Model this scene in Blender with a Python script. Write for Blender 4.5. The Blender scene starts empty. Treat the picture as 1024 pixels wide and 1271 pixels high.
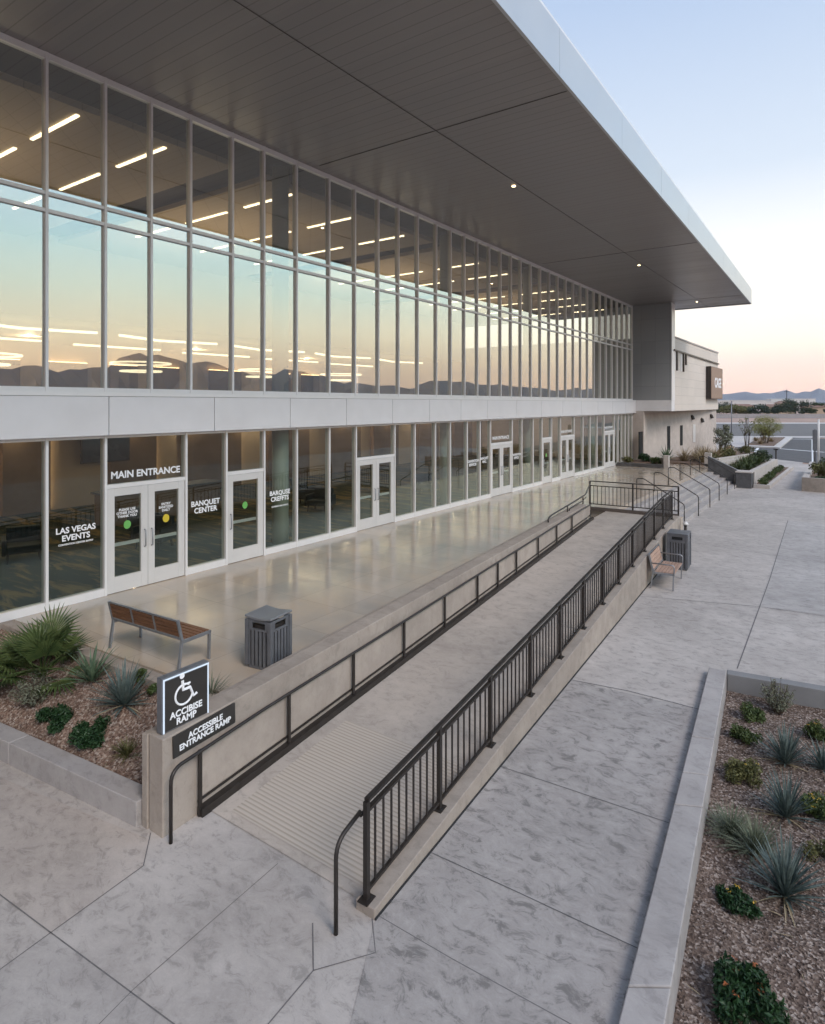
import bpy, math, random
from mathutils import Vector, Matrix
C = bpy.context.scene
COL = C.collection
R = math.radians

# ------------------------------------------------------------------ camera
F, HORIZON, CX, CZ = 779.0, 501.0, 12.96, 5.0
TH = math.atan(553 / F)
SN, CS = math.sin(TH), math.cos(TH)
cam = bpy.data.cameras.new('camera'); camo = bpy.data.objects.new('camera', cam); COL.objects.link(camo)
camo.location = (CX, 0, CZ); camo.rotation_euler = (R(90), 0, TH)
cam.sensor_fit = 'HORIZONTAL'; cam.sensor_width = 36; cam.lens = F / 1024 * 36
cam.shift_y = -(635.5 - HORIZON) / 1024
cam.clip_end = 30000; cam.clip_start = .1
C.camera = camo

# ------------------------------------------------------------------ sky and sun
SUN_AZ = R(62)        # clockwise from +Y: the glow of dusk lies behind the camera, to its right
SUN_EL = R(3)
w = bpy.data.worlds.new('World'); C.world = w; w.use_nodes = True
nt = w.node_tree; nt.nodes.clear()
def N(tree, t, **kw):
    n = tree.nodes.new(t)
    for k, v in kw.items():
        if k in n.inputs: n.inputs[k].default_value = v
        else: setattr(n, k, v)
    return n
def ramp(tree, stops, interp='EASE'):
    n = tree.nodes.new('ShaderNodeValToRGB'); cr = n.color_ramp; cr.interpolation = interp
    while len(cr.elements) > 1: cr.elements.remove(cr.elements[-1])
    cr.elements[0].position, cr.elements[0].color = stops[0][0], (*stops[0][1], 1)
    for p, c in stops[1:]:
        e = cr.elements.new(p); e.color = (*c, 1)
    return n
L = nt.links.new
tc = N(nt, 'ShaderNodeTexCoord'); sep = N(nt, 'ShaderNodeSeparateXYZ'); L(tc.outputs['Generated'], sep.inputs[0])
away = ramp(nt, [(0, (1.30, .80, .60)), (.03, (1.30, .90, .68)), (.09, (1.22, 1.06, .88)), (.18, (1.06, 1.03, .98)), (.32, (.64, .72, .83)), (.52, (.43, .54, .73)), (.8, (.38, .50, .74)), (1, (.36, .48, .70))], 'LINEAR')
glow = ramp(nt, [(0, (1.35, .78, .44)), (.045, (1.5, 1.02, .60)), (.11, (1.5, 1.34, .98)), (.165, (1.14, 1.32, 1.16)), (.22, (.92, 1.28, 1.32)), (.28, (.80, 1.16, 1.40)), (.34, (.64, 1.02, 1.40)), (.5, (.60, .84, 1.15)), (.8, (.46, .60, .86)), (1, (.40, .52, .74))], 'LINEAR')
L(sep.outputs['Z'], away.inputs[0]); L(sep.outputs['Z'], glow.inputs[0])
dot = N(nt, 'ShaderNodeVectorMath', operation='DOT_PRODUCT'); L(tc.outputs['Generated'], dot.inputs[0])
dot.inputs[1].default_value = (math.sin(SUN_AZ), math.cos(SUN_AZ), 0)
mr = N(nt, 'ShaderNodeMapRange', interpolation_type='SMOOTHSTEP'); mr.inputs['From Min'].default_value = .42; mr.inputs['From Max'].default_value = .85
L(dot.outputs['Value'], mr.inputs['Value'])
mx = N(nt, 'ShaderNodeMix', data_type='RGBA'); L(mr.outputs[0], mx.inputs[0]); L(away.outputs[0], mx.inputs[6]); L(glow.outputs[0], mx.inputs[7])
bg = N(nt, 'ShaderNodeBackground', Strength=0.83); L(mx.outputs[2], bg.inputs[0])
sky = N(nt, 'ShaderNodeTexSky', sky_type='NISHITA', sun_disc=False); sky.sun_elevation = SUN_EL; sky.sun_rotation = SUN_AZ
bg2 = N(nt, 'ShaderNodeBackground', Strength=0.006); L(sky.outputs[0], bg2.inputs[0])
ads = N(nt, 'ShaderNodeAddShader'); L(bg.outputs[0], ads.inputs[0]); L(bg2.outputs[0], ads.inputs[1])
wo = N(nt, 'ShaderNodeOutputWorld'); L(ads.outputs[0], wo.inputs[0])

sl = bpy.data.lights.new('sun', 'SUN'); sl.energy = 1.5; sl.angle = R(22); sl.color = (1, .90, .81)
so = bpy.data.objects.new('sun', sl); COL.objects.link(so)
LAZ, LEL = R(112), R(42)
d = Vector((math.sin(LAZ) * math.cos(LEL), math.cos(LAZ) * math.cos(LEL), math.sin(LEL)))
so.rotation_euler = (-d).to_track_quat('-Z', 'Y').to_euler(); so.location = (40, 20, 40)

C.view_settings.view_transform = 'Standard'; C.view_settings.look = 'None'
C.view_settings.exposure = 0.55; C.view_settings.gamma = 1
C.render.engine = 'CYCLES'
C.cycles.use_denoising = True
C.cycles.use_adaptive_sampling = True; C.cycles.adaptive_threshold = .03
C.cycles.max_bounces = 8; C.cycles.transparent_max_bounces = 16; C.cycles.glossy_bounces = 4; C.cycles.diffuse_bounces = 3
C.cycles.caustics_reflective = False; C.cycles.caustics_refractive = False
C.cycles.sample_clamp_indirect = 6

# ------------------------------------------------------------------ helpers
def P(u, v, z):
    """the point of the place at height z that the photograph shows at pixel (u, v)"""
    t = (CZ - z) * F / (v - HORIZON); a = (u - 512) / F
    return Vector((CX + (-SN + a * CS) * t, (CS + a * SN) * t, z))
def fac_y(u, X=0.0):
    a = (u - 512) / F; t = (X - CX) / (-SN + a * CS)
    return (CS + a * SN) * t

class MB:
    def __init__(s): s.v = []; s.f = []
    def add(s, vs, fs):
        o = len(s.v); s.v += [tuple(p) for p in vs]; s.f += [tuple(i + o for i in f) for f in fs]; return s
    def box(s, x0, x1, y0, y1, z0, z1):
        vs = [(x, y, z) for x in (x0, x1) for y in (y0, y1) for z in (z0, z1)]
        return s.add(vs, [(0, 1, 3, 2), (4, 6, 7, 5), (0, 4, 5, 1), (2, 3, 7, 6), (0, 2, 6, 4), (1, 5, 7, 3)])
    def obox(s, c, ax, ay, az):
        c = Vector(c); ax, ay, az = Vector(ax), Vector(ay), Vector(az)
        vs = [c + i * ax + j * ay + k * az for i in (-1, 1) for j in (-1, 1) for k in (-1, 1)]
        return s.add(vs, [(0, 1, 3, 2), (4, 6, 7, 5), (0, 4, 5, 1), (2, 3, 7, 6), (0, 2, 6, 4), (1, 5, 7, 3)])
    def prism(s, pts, z0, z1):
        """pts: (x, y); z0, z1: numbers or lists"""
        n = len(pts); a = z0 if isinstance(z0, (list, tuple)) else [z0] * n; b = z1 if isinstance(z1, (list, tuple)) else [z1] * n
        ar = sum(pts[i][0] * pts[(i + 1) % n][1] - pts[(i + 1) % n][0] * pts[i][1] for i in range(n))
        if ar < 0: pts = pts[::-1]; a = a[::-1]; b = b[::-1]
        vs = [(p[0], p[1], a[i]) for i, p in enumerate(pts)] + [(p[0], p[1], b[i]) for i, p in enumerate(pts)]
        fs = [tuple(range(n))[::-1], tuple(range(n, 2 * n))] + [(i, (i + 1) % n, n + (i + 1) % n, n + i) for i in range(n)]
        return s.add(vs, fs)
    def beam(s, p, q, wd, ht, up=(0, 0, 1)):
        """rectangular bar from p to q, centred"""
        p, q = Vector(p), Vector(q); dr = q - p; l = dr.length; dr = dr / l
        u = Vector(up)
        if abs(dr.dot(u)) > .99: u = Vector((1, 0, 0))
        sd = dr.cross(u).normalized(); u = sd.cross(dr)
        return s.obox((p + q) / 2, dr * l / 2, sd * wd / 2, u * ht / 2)
    def tube(s, path, r, n=8, r1=None, cap=True):
        path = [Vector(p) for p in path]; m = len(path); rings = []; prev = None
        for i, p in enumerate(path):
            t = (path[min(i + 1, m - 1)] - path[max(i - 1, 0)]).normalized()
            if prev is None:
                ref = Vector((0, 0, 1)) if abs(t.z) < .9 else Vector((1, 0, 0)); sd = t.cross(ref).normalized()
            else: sd = (prev - t * prev.dot(t)).normalized()
            prev = sd; u = t.cross(sd); rr = r if r1 is None else r + (r1 - r) * i / (m - 1)
            rings.append([p + rr * (math.cos(k * 2 * math.pi / n) * sd + math.sin(k * 2 * math.pi / n) * u) for k in range(n)])
        vs = [x for rg in rings for x in rg]; fs = []
        for i in range(m - 1):
            for k in range(n): fs.append((i * n + k, i * n + (k + 1) % n, (i + 1) * n + (k + 1) % n, (i + 1) * n + k))
        if cap: fs += [tuple(range(n))[::-1], tuple(range((m - 1) * n, m * n))]
        return s.add(vs, fs)
    def build(s, name, m, parent=None, bevel=0, smooth=False, seg=2):
        off = OFF.get(parent.name, Vector()) if parent else Vector()
        me = bpy.data.meshes.new(name)
        me.from_pydata([(x - off.x, y - off.y, z - off.z) for x, y, z in s.v], [], s.f); me.update()
        me.materials.append(m)
        if smooth:
            me.polygons.foreach_set('use_smooth', [True] * len(me.polygons))
        o = bpy.data.objects.new(name, me); COL.objects.link(o)
        if parent: o.parent = parent; OFF[o.name] = off
        if bevel:
            b = o.modifiers.new('bevel', 'BEVEL'); b.width = bevel; b.segments = seg; b.limit_method = 'ANGLE'; b.angle_limit = R(40)
        return o
OFF = {}
def tag(o, label=None, cat=None, group=None, kind=None):
    if label: o['label'] = label
    if cat: o['category'] = cat
    if group: o['group'] = group
    if kind: o['kind'] = kind
    return o
def thing(name, label, cat, loc=(0, 0, 0), rz=0, group=None):
    o = bpy.data.objects.new(name, None); COL.objects.link(o); o.location = loc; o.rotation_euler = (0, 0, rz)
    o.empty_display_size = .2
    OFF[o.name] = Vector(loc) if rz == 0 else Vector()
    return tag(o, label, cat, group)
def local(name, label, cat, loc, rz=0, group=None):
    """a thing whose parts are built round its own origin"""
    o = thing(name, label, cat, loc, rz, group); OFF[o.name] = Vector(); return o
def kids(o): return [c for c in bpy.data.objects if c.parent == o]
def dup(o, loc, rz, label=None):
    r = o.copy(); COL.objects.link(r); r.location = loc; r.rotation_euler = (0, 0, rz)
    if label: r['label'] = label
    for ch in kids(o):
        c = ch.copy(); COL.objects.link(c); c.parent = r
        for g in kids(ch):
            e = g.copy(); COL.objects.link(e); e.parent = c
    return r
def lerp(a, b, t): return a + (b - a) * t
def arc(c, a, b, n=6):
    """rounded corner from a through c to b"""
    a, b, c = Vector(a), Vector(b), Vector(c)
    return [(1 - t) ** 2 * a + 2 * t * (1 - t) * c + t * t * b for t in [i / n for i in range(n + 1)]]

def lettering(text, size, origin, right, up, m, parent, name='lettering', bold=.028, ext=.004, spacing=1.0, line=.95, align='CENTER'):
    """raised letters, converted to a mesh; right and up are the axes of the lettering"""
    cu = bpy.data.curves.new(name, 'FONT'); cu.body = text; cu.size = size; cu.align_x = align; cu.align_y = 'CENTER'
    cu.offset = bold * size; cu.extrude = ext; cu.space_character = spacing; cu.space_line = line; cu.resolution_u = 3
    o = bpy.data.objects.new(name, cu); COL.objects.link(o)
    bpy.context.view_layer.update()
    me = bpy.data.meshes.new_from_object(o.evaluated_get(bpy.context.evaluated_depsgraph_get()))
    bpy.data.objects.remove(o); bpy.data.curves.remove(cu)
    rt, u = Vector(right).normalized(), Vector(up).normalized(); n = rt.cross(u)
    off = OFF.get(parent.name, Vector()) if parent else Vector()
    og = Vector(origin) - off
    for v in me.vertices: v.co = og + rt * v.co.x + u * v.co.y + n * v.co.z
    me.materials.clear(); me.materials.append(m); me.name = name
    q = bpy.data.objects.new(name, me); COL.objects.link(q)
    if parent: q.parent = parent; OFF[q.name] = off
    return q

# ------------------------------------------------------------------ materials
def base_mat(name, rough=.6, metal=0.0, spec=.5):
    m = bpy.data.materials.new(name); m.use_nodes = True
    b = m.node_tree.nodes['Principled BSDF']; b.inputs['Roughness'].default_value = rough; b.inputs['Metallic'].default_value = metal
    b.inputs['Specular IOR Level'].default_value = spec
    return m, m.node_tree, b
def noise(t, vec, scale, detail=5, rough=.55, dist=0):
    n = N(t, 'ShaderNodeTexNoise'); n.inputs['Scale'].default_value = scale; n.inputs['Detail'].default_value = detail
    n.inputs['Roughness'].default_value = rough; n.inputs['Distortion'].default_value = dist
    t.links.new(vec, n.inputs['Vector']); return n
def gpos(t):
    return N(t, 'ShaderNodeNewGeometry').outputs['Position']
def mapped(t, vec, sc=(1, 1, 1), rot=(0, 0, 0)):
    n = N(t, 'ShaderNodeMapping'); n.inputs['Scale'].default_value = sc; n.inputs['Rotation'].default_value = rot
    t.links.new(vec, n.inputs['Vector']); return n.outputs[0]
def mixc(t, fac, a, b, mode='MIX'):
    n = N(t, 'ShaderNodeMix', data_type='RGBA', blend_type=mode)
    for s, x in ((0, fac), (6, a), (7, b)):
        if isinstance(x, (int, float)): n.inputs[s].default_value = x
        elif isinstance(x, tuple): n.inputs[s].default_value = (*x, 1)
        else: t.links.new(x, n.inputs[s])
    return n.outputs[2]
def mrange(t, val, a, b, c=0., d=1.):
    n = N(t, 'ShaderNodeMapRange'); t.links.new(val, n.inputs['Value'])
    for k, x in zip(('From Min', 'From Max', 'To Min', 'To Max'), (a, b, c, d)): n.inputs[k].default_value = x
    return n.outputs[0]
def bump(t, b, h, strength, dist=.01):
    n = N(t, 'ShaderNodeBump'); n.inputs['Strength'].default_value = strength; n.inputs['Distance'].default_value = dist
    t.links.new(h, n.inputs['Height']); t.links.new(n.outputs[0], b.inputs['Normal']); return n
def simple(name, col, rough=.6, metal=0., var=.12, scale=6., bmp=0., obj=False, spec=.5):
    m, t, b = base_mat(name, rough, metal, spec)
    vec = N(t, 'ShaderNodeTexCoord').outputs['Object'] if obj else gpos(t)
    n = noise(t, vec, scale, 6)
    lo = tuple(c * (1 - var) for c in col); hi = tuple(c * (1 + var) for c in col)
    t.links.new(mixc(t, mrange(t, n.outputs[0], .3, .7), lo, hi), b.inputs['Base Color'])
    if bmp:
        n2 = noise(t, vec, scale * 12, 4); bump(t, b, n2.outputs[0], bmp)
    t.links.new(mrange(t, n.outputs[0], .3, .7, max(0, rough - .06), rough + .06), b.inputs['Roughness'])
    return m
def concrete(name, col, var=.16, rough=.75, swirl=.0, spotty=.1, joint=None, bmp=.25, warm=None):
    m, t, b = base_mat(name, rough, 0, .35); p = gpos(t)
    n1 = noise(t, p, .35, 6, .6); n2 = noise(t, p, 2.2, 7, .62); n3 = noise(t, p, 60, 3, .6)
    c = mixc(t, mrange(t, n1.outputs[0], .3, .7), tuple(x * (1 - var) for x in col), tuple(x * (1 + var) for x in col))
    c = mixc(t, mrange(t, n2.outputs[0], .35, .65, 0, 1), c, mixc(t, 1., c, (.86, .85, .85), 'MULTIPLY'))
    st = noise(t, p, .8, 8, .68, .7); c = mixc(t, mrange(t, st.outputs[0], .57, .64, 0, .35 if swirl else .18), c, tuple(x * .66 for x in col))
    sv = N(t, 'ShaderNodeTexVoronoi'); sv.inputs['Scale'].default_value = 1.7; t.links.new(p, sv.inputs['Vector'])
    c = mixc(t, mrange(t, sv.outputs['Distance'], .035, .02, 0, .5 if swirl else 0), c, tuple(x * .45 for x in col))
    if warm: 
        nw = noise(t, p, .5, 4, .6, .4); c = mixc(t, mrange(t, nw.outputs[0], .45, .7, 0, .6), c, warm)
    if swirl:
        q = mapped(t, p, (1, 1, 1))
        nd = noise(t, q, 2.5, 3, .5); 
        va = N(t, 'ShaderNodeVectorMath', operation='MULTIPLY_ADD'); t.links.new(nd.outputs['Color'], va.inputs[0]); va.inputs[1].default_value = (.35, .35, 0); t.links.new(p, va.inputs[2])
        ns = noise(t, mapped(t, va.outputs[0], (1.0, 1.7, 1), (0, 0, .6)), 4.2, 10, .78, .35)
        c = mixc(t, mrange(t, ns.outputs[0], .485, .39, 0, swirl), c, tuple(x * .50 for x in col))
        c = mixc(t, mrange(t, ns.outputs[0], .52, .66, 0, swirl * .5), c, tuple(min(1, x * 1.3) for x in col))
    c = mixc(t, mrange(t, n3.outputs[0], .3, .7, 0, spotty), c, tuple(x * .6 for x in col))
    t.links.new(c, b.inputs['Base Color'])
    bump(t, b, n3.outputs[0], bmp, .004)
    t.links.new(mrange(t, n2.outputs[0], .3, .7, rough - .1, rough + .08), b.inputs['Roughness'])
    return m
def emit(name, col, s):
    m = bpy.data.materials.new(name); m.use_nodes = True; t = m.node_tree; t.nodes.clear()
    e = N(t, 'ShaderNodeEmission', Strength=s); e.inputs[0].default_value = (*col, 1); o = N(t, 'ShaderNodeOutputMaterial'); t.links.new(e.outputs[0], o.inputs[0]); return m
def glass(name, base, tint, power=4.0, wob=.008):
    m = bpy.data.materials.new(name); m.use_nodes = True; t = m.node_tree; t.nodes.clear()
    lw = N(t, 'ShaderNodeLayerWeight'); lw.inputs[0].default_value = .5
    pw = N(t, 'ShaderNodeMath', operation='POWER'); t.links.new(lw.outputs['Facing'], pw.inputs[0]); pw.inputs[1].default_value = power
    fac = mrange(t, pw.outputs[0], 0, 1, base, 1)
    tr = N(t, 'ShaderNodeBsdfTransparent'); tr.inputs[0].default_value = (*tint, 1)
    gl = N(t, 'ShaderNodeBsdfGlossy', Roughness=0.0); gl.inputs[0].default_value = (.94, .99, .97, 1)
    n = noise(t, gpos(t), .55, 2); bp = N(t, 'ShaderNodeBump'); bp.inputs['Strength'].default_value = wob; bp.inputs['Distance'].default_value = .05
    t.links.new(n.outputs[0], bp.inputs['Height']); t.links.new(bp.outputs[0], gl.inputs['Normal'])
    mx = N(t, 'ShaderNodeMixShader'); t.links.new(fac, mx.inputs[0]); t.links.new(tr.outputs[0], mx.inputs[1]); t.links.new(gl.outputs[0], mx.inputs[2])
    o = N(t, 'ShaderNodeOutputMaterial'); t.links.new(mx.outputs[0], o.inputs[0]); return m
def leafy(name, a, b_, rough=.55, scale=9.):
    m, t, b = base_mat(name, rough, 0, .3)
    n = noise(t, N(t, 'ShaderNodeTexCoord').outputs['Object'], scale, 3, .7)
    t.links.new(mixc(t, mrange(t, n.outputs[0], .32, .68), a, b_), b.inputs['Base Color'])
    return m

M = {}
M['plaza'] = concrete('plaza_concrete', (.465, .428, .402), .17, .72, .62, .2)
M['swirl'] = concrete('stamped_concrete', (.385, .358, .342), .14, .62, 1.0, .2)
M['ramp'] = concrete('ramp_concrete', (.49, .435, .385), .16, .75, .45, .15, warm=(.48, .415, .36))
M['wall_conc'] = concrete('cast_concrete', (.365, .315, .272), .2, .8, .35, .18)
M['grey_conc'] = concrete('grey_concrete', (.40, .375, .365), .15, .72, .4, .15)
M['pale_conc'] = concrete('pale_concrete', (.50, .46, .43), .08, .75, 0, .08)
M['dark_stone'] = simple('dark_grey_stone', (.085, .085, .09), .45, 0, .3, 5, .1)
M['lower_wall'] = concrete('sand_plaster', (.53, .47, .43), .06, .85, 0, .06)
M['alu'] = simple('silver_frame', (.76, .75, .75), .4, .2, .03, 2)
M['white_door'] = simple('pale_door_paint', (.62, .61, .60), .42, .1, .03, 2)
M['black_metal'] = simple('dark_bronze_paint', (.035, .029, .026), .42, .3, .2, 8)
M['grey_metal'] = simple('grey_powder_coat', (.17, .177, .195), .42, .5, .12, 6)
M['bench_metal'] = simple('bench_steel', (.30, .31, .33), .4, .6, .1, 6)
M['sign_dark'] = simple('sign_dark', (.030, .027, .025), .5, 0, .1, 5)
M['white'] = simple('white_letters', (.85, .86, .88), .5, 0, .02, 2)
M['sign_edge'] = emit('lit_sign_edge', (.72, .84, 1.0), .75)
M['asphalt'] = simple('asphalt', (.078, .075, .076), .85, 0, .25, 1.2, .5)
M['kerb'] = simple('kerb_concrete', (.5, .47, .45), .8, 0, .08, 3, .2)
M['line'] = simple('road_paint', (.7, .7, .7), .7, 0, .1, 5)
M['dirt'] = simple('desert_dirt', (.36, .25, .20), .95, 0, .2, .08, .3)
M['strip_light'] = emit('warm_strip_light', (1, .80, .52), 4.5)
M['ring_light'] = emit('ring_light', (1, .80, .52), 2.2)
M['down_light'] = emit('downlight', (1, .74, .40), 7)
M['wash_light'] = emit('wall_wash_light', (1, .62, .30), 7)
M['glass_up'] = glass('coated_glass', .45, (.62, .66, .62), 3.0)
M['glass_low'] = glass('shopfront_glass', .06, (.60, .66, .62), 2.6)

# polished terrace floor: warm stained concrete, glossy
def polished():
    m, t, b = base_mat('polished_concrete', .22, 0, .6); p = gpos(t)
    n1 = noise(t, p, .55, 5, .55, .3); n2 = noise(t, mapped(t, p, (.6, 1.6, 1)), 1.4, 6, .6)
    c = mixc(t, mrange(t, n1.outputs[0], .38, .64), (.36, .318, .272), (.51, .405, .305))
    c = mixc(t, mrange(t, n2.outputs[0], .35, .7, 0, .55), c, (.42, .37, .315))
    br = N(t, 'ShaderNodeTexBrick', offset=0.0); t.links.new(mapped(t, p, (1, 1, 1), (0, 0, 0)), br.inputs['Vector'])
    br.inputs['Scale'].default_value = 1; br.inputs['Brick Width'].default_value = 1.16; br.inputs['Row Height'].default_value = 1.16; br.inputs['Mortar Size'].default_value = .006
    br.inputs['Color1'].default_value = (.94, .94, .94, 1); br.inputs['Color2'].default_value = (1.06, 1.05, 1.03, 1); br.inputs['Mortar'].default_value = (.75, .75, .75, 1)
    c = mixc(t, 1., c, br.outputs['Color'], 'MULTIPLY')
    t.links.new(c, b.inputs['Base Color'])
    t.links.new(mrange(t, n2.outputs[0], .3, .7, .09, .22), b.inputs['Roughness'])
    n3 = noise(t, p, 3.0, 3); bump(t, b, n3.outputs[0], .06, .01)
    return m
M['terrace'] = polished()
def soffit_mat():
    m, t, b = base_mat('soffit_planks', .38, .35, .5); p = gpos(t)
    sx = N(t, 'ShaderNodeSeparateXYZ'); t.links.new(p, sx.inputs[0])
    md = N(t, 'ShaderNodeMath', operation='PINGPONG'); t.links.new(sx.outputs['Y'], md.inputs[0]); md.inputs[1].default_value = .15
    gr = mrange(t, md.outputs[0], .004, .016, 0, 1)
    fl = N(t, 'ShaderNodeMath', operation='MULTIPLY'); t.links.new(sx.outputs['Y'], fl.inputs[0]); fl.inputs[1].default_value = 1 / .3
    ff = N(t, 'ShaderNodeMath', operation='ROUND'); t.links.new(fl.outputs[0], ff.inputs[0])
    wn = N(t, 'ShaderNodeTexWhiteNoise', noise_dimensions='1D'); t.links.new(ff.outputs[0], wn.inputs['W'])
    c = mixc(t, wn.outputs['Value'], (.275, .256, .247), (.300, .280, .270))
    c = mixc(t, gr, (.20, .186, .178), c); t.links.new(c, b.inputs['Base Color'])
    t.links.new(mrange(t, wn.outputs['Value'], 0, 1, .33, .43), b.inputs['Roughness'])
    return m
M['soffit'] = soffit_mat()
def metal_panel(name, col, metal, rough, w_, h_, mort=.006):
    m, t, b = base_mat(name, rough, metal); p = gpos(t)
    br = N(t, 'ShaderNodeTexBrick', offset=.0)
    sx = N(t, 'ShaderNodeSeparateXYZ'); t.links.new(p, sx.inputs[0]); ad = N(t, 'ShaderNodeMath', operation='ADD'); t.links.new(sx.outputs['X'], ad.inputs[0]); t.links.new(sx.outputs['Y'], ad.inputs[1])
    cb = N(t, 'ShaderNodeCombineXYZ'); t.links.new(ad.outputs[0], cb.inputs[0]); t.links.new(sx.outputs['Z'], cb.inputs[1]); t.links.new(cb.outputs[0], br.inputs['Vector'])
    br.inputs['Scale'].default_value = 1; br.inputs['Brick Width'].default_value = w_; br.inputs['Row Height'].default_value = h_; br.inputs['Mortar Size'].default_value = mort
    br.inputs['Color1'].default_value = (*[x * .96 for x in col], 1); br.inputs['Color2'].default_value = (*[x * 1.04 for x in col], 1); br.inputs['Mortar'].default_value = (*[x * .55 for x in col], 1)
    n = noise(t, p, .8, 4); t.links.new(mixc(t, mrange(t, n.outputs[0], .3, .7, 0, .25), br.outputs['Color'], tuple(x * .85 for x in col)), b.inputs['Base Color'])
    return m
M['fin_panel'] = metal_panel('grey_metal_panel', (.30, .31, .32), .2, .42, .95, 1.55)
M['block_panel'] = metal_panel('cream_panel', (.66, .595, .535), .05, .55, 2.2, .62, .008)
M['band'] = simple('silver_band', (.72, .71, .72), .45, .1, .04, 1.5)
M['fascia'] = simple('fascia_metal', (.52, .53, .55), .35, .45, .04, 1.2)
M['int_ceiling'] = metal_panel('ceiling_tile', (.55, .43, .32), 0, .8, 1.2, 50, .01)
M['int_wall'] = simple('tan_inside_wall', (.55, .44, .33), .7, 0, .1, .5)
M['int_dark'] = simple('dark_plenum', (.012, .012, .013), .9, 0, .1, 1)
M['int_wood'] = simple('brown_inside_panel', (.20, .135, .085), .6, 0, .2, 1)
M['column'] = simple('pale_green_column', (.50, .52, .44), .6, 0, .05, 1)
def carpet():
    m, t, b = base_mat('patterned_carpet', .95, 0, .1); p = gpos(t)
    n = noise(t, mapped(t, p, (.5, 2.6, 1), (0, 0, .4)), 1.0, 4, .7, .8)
    c = mixc(t, mrange(t, n.outputs[0], .50, .62), (.045, .06, .058), (.24, .18, .09)); t.links.new(c, b.inputs['Base Color']); return m
M['carpet'] = carpet()
M['decal_green'] = simple('green_sticker', (.14, .42, .10), .5, 0, .05, 3)
M['decal_yellow'] = simple('yellow_sticker', (.62, .48, .04), .5, 0, .05, 3)

# ------------------------------------------------------------------ ground
TZ = .95                                                  # terrace level above the plaza
def struct(mb, name, m, bevel=0): return tag(mb.build(name, m, None, bevel), kind='structure')
def sheet(pts, z):
    return MB().add([(p[0], p[1], z) for p in pts], [tuple(range(len(pts)))])
def ccw(pts):
    ar = sum(pts[i][0] * pts[(i + 1) % len(pts)][1] - pts[(i + 1) % len(pts)][0] * pts[i][1] for i in range(len(pts)))
    return pts if ar > 0 else pts[::-1]
struct(sheet([(-9000, -9000), (9000, -9000), (9000, 9000), (-9000, 9000)], -.62), 'ground', M['dirt'])
mb = MB()
for x0, x1, y0, y1 in ((-9000, 9000, 61, 9000), (-9000, 9000, -9000, -14), (30, 9000, -14, 61), (-9000, -6, -14, 61)):
    mb.add([(x0, y0, -.03), (x1, y0, -.03), (x1, y1, -.03), (x0, y1, -.03)], [(0, 1, 2, 3)])
struct(mb, 'desert_field', M['dirt'])
# the right planter is sunk into the plaza: its outline is left open in the paving
QO = [P(767, 1271, .12), P(880, 828, .12)]; QI = [P(825, 1271, .12), P(902, 832, .12)]
QO[0], QI[0] = QO[0] + (QO[0] - QO[1]) * .35, QI[0] + (QI[0] - QI[1]) * .35
fe = P(1040, 860, .05); fd = (Vector((fe.x, fe.y, 0)) - Vector((QO[1].x, QO[1].y, 0))).normalized(); fn = Vector((-fd.y, fd.x, 0))
c0 = Vector((QI[1].x, QI[1].y, 0)) + fd * .005
from mathutils.geometry import tessellate_polygon
outer = [Vector((x, y, 0)) for x, y in [(-6, -14), (30, -14), (30, 61), (9.2, 61), (7.4, 112), (2.8, 112), (2.8, 44), (-6, 44)]]
fa = c0 + fn * .11 - fd * .2; fb_ = c0 + fd * 4.3 + fn * .11
hole = [Vector((QO[0].x + .1, QO[0].y, 0)), Vector((QO[1].x + .1, QO[1].y, 0)), fa, fb_, Vector((QI[0].x + 4.2, QI[0].y + .3, 0))]
pts = outer + hole; tri = tessellate_polygon([outer, hole]); fl = []
for t in tri:
    a, b, c = (pts[i] for i in t); fl.append(tuple(t) if (b - a).cross(c - a).z > 0 else tuple(t)[::-1])
struct(MB().add(pts, fl), 'plaza', M['plaza'])

# ------------------------------------------------------------------ ramp axis: left wall face and right guard wall
LA, LB = Vector((6.44, 4.22, 0)), Vector((4.86, 21.6, 0))     # foot of the left wall's face
LB = P(728, 648, TZ); LB.z = 0
RA, RB = Vector((8.90, 4.80, 0)), Vector((7.62, 23.45, 0))    # inner edge of the right wall
def on(a, b, y): return a + (b - a) * ((y - a.y) / (b.y - a.y))
Y0, Y1 = 4.85, 21.2
def rz(y): return TZ * max(0, min(1, (y - Y0) / (Y1 - Y0)))
ys = [Y0 + (Y1 - Y0) * i / 12 for i in range(13)] + [23.45]
mb = MB()
for a, b in zip(ys, ys[1:]):
    la, lb, ra, rb = on(LA, LB, a), on(LA, LB, b), on(RA, RB, a), on(RA, RB, b)
    mb.add([(la.x, la.y, rz(a) + .008), (ra.x, ra.y, rz(a) + .008), (rb.x, rb.y, rz(b) + .008), (lb.x, lb.y, rz(b) + .008)], [(0, 1, 2, 3)])
struct(mb, 'ramp', M['ramp'])
def groove_mat():
    m, t, b = base_mat('grooved_concrete', .8, 0, .3); p = gpos(t)
    wv = N(t, 'ShaderNodeTexWave', bands_direction='Y'); wv.inputs['Scale'].default_value = 5.2; wv.inputs['Distortion'].default_value = .25; wv.inputs['Detail'].default_value = 1
    t.links.new(mapped(t, p, (1, 1, 1), (0, 0, 0)), wv.inputs['Vector']); n = noise(t, p, 1.5, 5)
    c = mixc(t, mrange(t, wv.outputs['Fac'], .1, .5), (.35, .305, .255), (.49, .43, .37)); c = mixc(t, mrange(t, n.outputs[0], .3, .7, 0, .35), c, (.44, .39, .35))
    t.links.new(c, b.inputs['Base Color']); bump(t, b, wv.outputs['Fac'], .6, .006); return m
M['groove'] = groove_mat()
mb = MB()
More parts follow.
